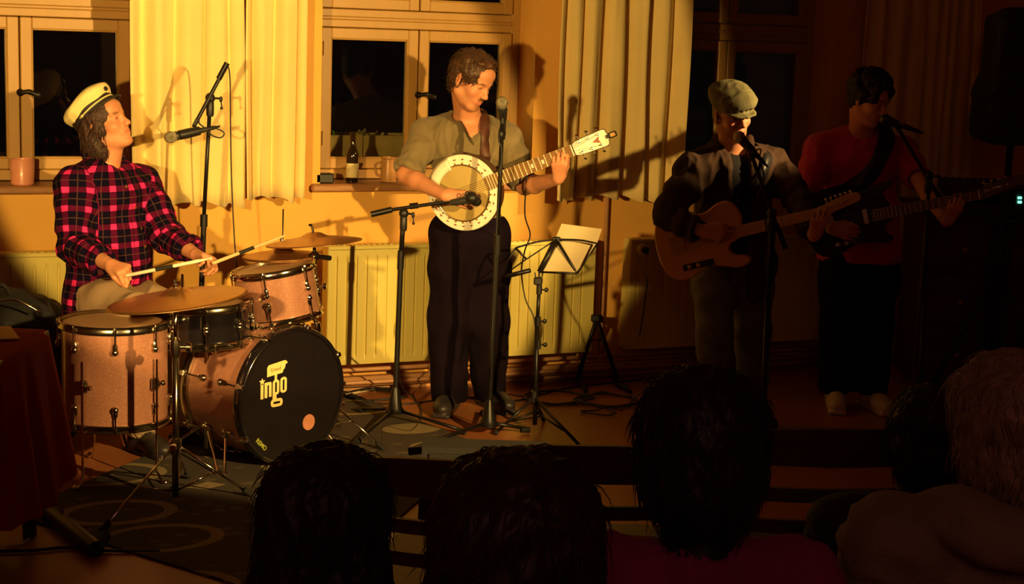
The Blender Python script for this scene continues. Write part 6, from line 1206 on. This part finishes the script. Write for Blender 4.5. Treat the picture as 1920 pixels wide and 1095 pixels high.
listener('listener with straight dark hair at the bottom, in front of the bass drum', (612, 826), .21, 2.5, DH, DKTOP, 'long', 3, .05)
listener('listener with wide dark brown hair in the bottom middle, in front of the wedge monitor', (972, 838), .225, 1.98, BH, BLUET, 'long', 5, -.05)
listener('listener in magenta top with rounded dark hair, right of the bottom middle', (1322, 678), .20, 2.5, DH, PINKT, 'bob', 7, .0, .185, .125)
listener('fair-haired listener in beige hooded jumper at the right edge', (1892, 648), .175, 2.62, GH_, BEIGE, 'hood', 9, -.25, .23, .09)
listener('dark listener in black jacket sitting beyond the fair-haired one', (1745, 716), .17, 3.5, DH, DKTOP, 'short', 11, .1)
# wooden chairs in front of the audience
def chair(label, px, py, h, yaw, w=.42, top=.84, seed=0):
    c = at(px, py, h) * [1, 1, 0]; f = unit(FH * math.cos(yaw) + RH * math.sin(yaw)); r = np.cross(f, ZU); t = thing('wooden_chair', label, 'chair', c, 'dark wooden chairs')
    def q(x, y, z): return c + r * x + f * y + ZU * z
    m = MB(); m.prism(rrect(-w / 2, w / 2, 0, .42, .05), q(0, 0, .43), r, f, ZU, .022, .005); m.build('seat', WOOD, t, 'auto')
    for sx in (-1, 1):
        m = MB(); m.tube([q(sx * (w / 2 - .03), .39, .43), q(sx * (w / 2 - .02), .41, .0)], [.017, .013], 8); m.build('leg', WOOD, t, True)
        m = MB(); m.tube(curve_pts([q(sx * (w / 2 - .02), -.06, 0), q(sx * (w / 2 - .03), .0, .42), q(sx * (w / 2 - .025), -.03, .62), q(sx * (w / 2 - .02), -.09, top - .02)], 4), .015, 8); m.build('leg', WOOD, t, True)
    for k, z in enumerate((top - .05, top - .15, top - .24)):
        hgt = .085 if k == 0 else .035; V = []; F = []; n = 10; e = (top - z) * .28
        for i in range(n + 1):
            u = -1 + 2 * i / n; bow = -.035 * (1 - u * u) - .088 + e
            for (y, zz) in ((0, 0), (.014, 0), (.014, hgt), (0, hgt)): V.append(q(u * (w / 2 - .01), bow + y, z - .035 + zz + (.012 * (1 - u * u) if zz and k == 0 else 0)))
        for i in range(n):
            for j in range(4): F.append((i * 4 + j, i * 4 + (j + 1) % 4, i * 4 + 4 + (j + 1) % 4, i * 4 + 4 + j))
        F += [(3, 2, 1, 0), tuple(n * 4 + j for j in range(4))]; m = MB(); m.add(V, F); m.build('back_slat', WOOD, t)
    for z in (.18,): m = MB(); m.tube([q(-w / 2 + .02, .40, z), q(w / 2 - .02, .40, z)], .009, 6); m.build('stretcher', WOOD, t, True)
chair('dark wooden slatted chair between the two bottom middle listeners', 860, 1000, 3.75, .08, .44, .79)
chair('dark wooden slatted chair left of the magenta-topped listener', 1130, 1000, 3.9, -.05, .42, .80)
chair('dark wooden chair with curved slats right of the magenta-topped listener', 1550, 1000, 3.95, -.12, .50, .85)
